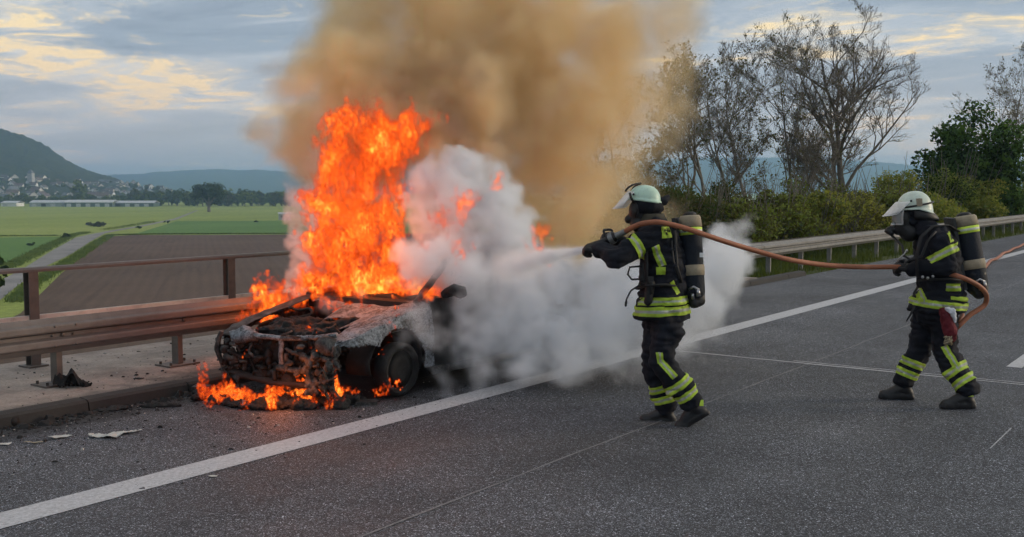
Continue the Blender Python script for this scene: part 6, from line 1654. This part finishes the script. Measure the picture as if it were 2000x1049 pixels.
# --- flames
def fire_mat(name, sig=16., smin=.15, smax=3.2):
    m = Mat(name); a = m.n('ShaderNodeAttribute'); a.attribute_name = 'density'
    sg = m.ramp(a.outputs['Fac'], [(.05, 0.0), (.42, 1.0)], 'EASE')
    S = m.ramp(a.outputs['Fac'], [(.08, (.22, .012, .002)), (.28, (.62, .055, .006)), (.5, (1.0, .15, .012)), (.72, (1.6, .42, .045)), (1.0, (2.4, 1.15, .22))])
    em = m.n('ShaderNodeEmission'); m.l(S, em.inputs['Color']); m.l(m.math('MULTIPLY', sg, sig), em.inputs['Strength'])
    ab = m.n('ShaderNodeVolumeAbsorption'); m.set(ab.inputs['Color'], (0.0, 0.0, 0.0)); m.l(m.math('MULTIPLY', sg, sig), ab.inputs['Density'])
    ad = m.n('ShaderNodeAddShader'); m.l(em.outputs[0], ad.inputs[0]); m.l(ab.outputs[0], ad.inputs[1]); m.l(ad.outputs[0], m.out.inputs['Volume'])
    return m.mat
def flames(name, box, step, items, label, seed, warp_amp, fil, mat, edge=.5):
    sh3 = tuple(len(a) for a in coords(box, step))
    wp = [grf(sh3, fil*1.2, fil*9, seed+k, 2.3, (1, 1, 1.5), step)*warp_amp for k in range(3)]
    shape = puffs(box, step, items, wp, edge)
    # filaments: ridges of a field that is itself swirled by the warp
    base_n = grf(sh3, fil, fil*6, seed+20, 1.5, (1, 1, 2.0), step); r2 = grf(sh3, fil*.6, fil*3, seed+21, 1.2, (1, 1, 1.8), step)
    ridge = np.exp(-(base_n/.45)**2)*.75+np.exp(-(r2/.5)**2)*.45
    big = np.clip(.92+.3*grf(sh3, fil*5, fil*20, seed+30, 2., (1, 1, 1.6), step), .35, 1.5)
    d = shape**.8*(.08+.90*ridge)*big
    d = np.clip(d, 0, 1)
    for a in (d[0], d[-1], d[:, 0], d[:, -1], d[:, :, 0], d[:, :, -1]): a[...] = 0
    return vol_object(name, box, step, d, mat, label)
M_FIRE = fire_mat('fire')
main = [(700, 560, 10.5, .36, 1.0, (1.1, .8, 1)), (755, 545, 10.4, .30, 1.0, (1.1, .8, 1)), (660, 500, 10.5, .33, 1.0, (1, .9, 1.3)), (700, 450, 10.6, .38, 1.0, (1, .9, 1.3)), (750, 430, 10.6, .28, 1.0, (1, .9, 1.4)), (650, 410, 10.6, .28, .95, (1, 1, 1.5)), (700, 360, 10.7, .34, .95, (1.1, 1, 1.3)), (648, 320, 10.8, .24, .85, (1, 1, 1.5)), (662, 250, 10.9, .20, .85, (1, 1, 1.7)), (740, 300, 10.8, .33, .9, (1.1, 1, 1.2)), (790, 255, 10.9, .28, .85, (1.3, 1, 1)), (830, 240, 10.9, .20, .75), (720, 240, 10.9, .25, .7), (765, 500, 10.5, .28, 1.0), (640, 560, 10.5, .20, .9), (680, 600, 10.2, .14, 1), (668, 625, 10.0, .10, 1), (640, 600, 10.2, .10, .9), (610, 640, 9.8, .07, .9), (655, 650, 9.7, .05, .9), (725, 600, 10.1, .10, .9), (760, 590, 10.1, .10, .9), (775, 350, 10.8, .22, .8, (1, 1, 1.3)),
        (820, 560, 10.3, .24, .9), (790, 580, 10.3, .18, .9), (840, 530, 10.4, .18, .8), (800, 520, 10.3, .2, .8),
        (545, 580, 10.6, .25, 1, (1.4, .6, .85)), (505, 600, 10.5, .18, 1, (1.5, .6, .75)), (585, 555, 10.7, .22, 1), (480, 620, 10.4, .09, 1), (615, 540, 10.8, .2, .9), (620, 470, 10.7, .2, .8, (1, 1, 1.5)), (610, 400, 10.8, .14, .7, (1, 1, 1.6))]
boxf = (-3.0, -.4, 9.6, 11.6, .35, 3.2)
flames('main_fire', boxf, .0175, main, 'tall orange flames bursting from the windscreen and bonnet of the car', 300, .06, .042, M_FIRE, .75)
bits = [(880, 425, 9.82, .16, .8, (1, .7, 1.3)), (908, 400, 9.85, .14, .8), (893, 475, 9.65, .08, .8, (.6, .6, 2)), (968, 360, 10.05, .11, .8, (1.1, 1, .5)), (1048, 465, 9.98, .15, .95, (.9, .7, 1.2)), (1064, 488, 9.85, .07, .9), (833, 485, 9.55, .10, .8), (905, 380, 9.75, .09, .8), (800, 545, 9.7, .09, .7), (830, 570, 9.6, .10, .8), (1055, 510, 9.8, .05, .7)]
boxg = (-1.25, .55, 9.2, 10.3, .7, 2.2)
flames('smaller_fire', boxg, .0175, [(q_[0], q_[1], q_[2], q_[3]*1.25, q_[4], *q_[5:]) for q_ in bits], 'patches of flame licking through the white smoke', 340, .05, .042, fire_mat('veiled_fire', 7.), .9)
R_ = random.Random(77); low = []
def lick(px, py, d, r, w=1.0, tall=1.5): low.append((px, py, d, r, w, (.9, .9, tall)))
for (px, py, r) in ((398, 745, .055), (402, 765, .06), (395, 730, .035), (418, 768, .06), (435, 770, .06), (440, 755, .05), (452, 765, .05), (470, 775, .05), (485, 780, .045), (480, 786, .05), (498, 784, .05), (512, 778, .04), (530, 775, .05), (540, 768, .05), (540, 788, .045), (552, 760, .05), (562, 750, .04), (580, 752, .05), (596, 760, .055), (604, 775, .05), (600, 748, .045), (628, 775, .05), (634, 765, .045), (650, 762, .05), (665, 775, .045), (655, 785, .035), (675, 768, .035), (410, 785, .035), (425, 782, .04), (620, 785, .04), (575, 786, .035), (690, 770, .03), (648, 740, .035)):
    g_ = onz(px, max(py, 770)+14, 0); dep = (g_-CAM)@FW; lick(px, py, dep, r*1.5)
for (px, py, dep, r) in ((748, 762, 9.2, .045), (765, 755, 9.25, .04), (778, 748, 9.3, .03), (755, 745, 9.25, .025), (742, 770, 9.2, .03), (775, 615, 9.35, .03), (770, 635, 9.3, .035), (762, 655, 9.25, .03), (755, 672, 9.2, .022), (745, 690, 9.15, .018), (776, 600, 9.4, .028), (504, 652, 9.55, .028), (612, 680, 8.95, .032), (620, 676, 8.95, .03), (600, 650, 9.3, .03), (608, 640, 9.3, .028), (604, 662, 9.3, .02), (637, 703, 8.9, .018), (478, 692, 9.3, .02), (485, 690, 9.3, .015), (430, 712, 9.6, .016), (470, 652, 9.6, .014), (608, 625, 9.5, .02)): lick(px, py, dep, r, 1.0, 1.4)
boxh = (-2.95, -.95, 8.3, 9.95, -.02, .98)
flames('bumper_fire', boxh, .0125, low, 'low curling flames along the melted bumper and front wheel', 380, .028, .026, fire_mat('low_fire', 30.), .55)

# glow of the burning fuel on the things around it
def glow(name, p, power, r, col=(1.0, .22, .045)):
    l = bpy.data.lights.new(name, 'POINT'); l.energy = power; l.color = col; l.shadow_soft_size = r
    o = bpy.data.objects.new(name, l); COL.objects.link(o); o.location = tuple(p); return o
glow('fire_glow', at(700, 480, 10.0), 18, .35)
glow('fire_glow', at(520, 560, 10.75), 7, .15)
glow('fire_glow', at(545, 745, 8.75), 4, .12)

# ---- air of the valley
m = Mat('valley_haze'); p = m.n('ShaderNodeVolumePrincipled'); m.set(p.inputs['Color'], (.43, .68, 1.0)); m.set(p.inputs['Density'], .00031); p.inputs['Anisotropy'].default_value = .2
m.l(p.outputs[0], m.out.inputs['Volume'])
hz = MB(); hz.box((1500, 1500, 66), (9000, 9000, 156)); ho = hz.obj('haze', m.mat); tag(ho, 'pale blue valley haze', 'haze', kind='stuff')
# tiny things that the photo does not let one pick apart stay joined
for o in COL.objects:
    if o.parent is not None and o.name.split('.')[0] in ('windows', 'rope_loops', 'belt_buckle', 'helmet_stud', 'valve_fitting', 'hanging_cord', 'goggle_frame', 'visor_rim', 'stems', 'trouser_tape', 'air_line', 'pressure_gauge', 'melted_plastic'): o['kind'] = 'stuff'
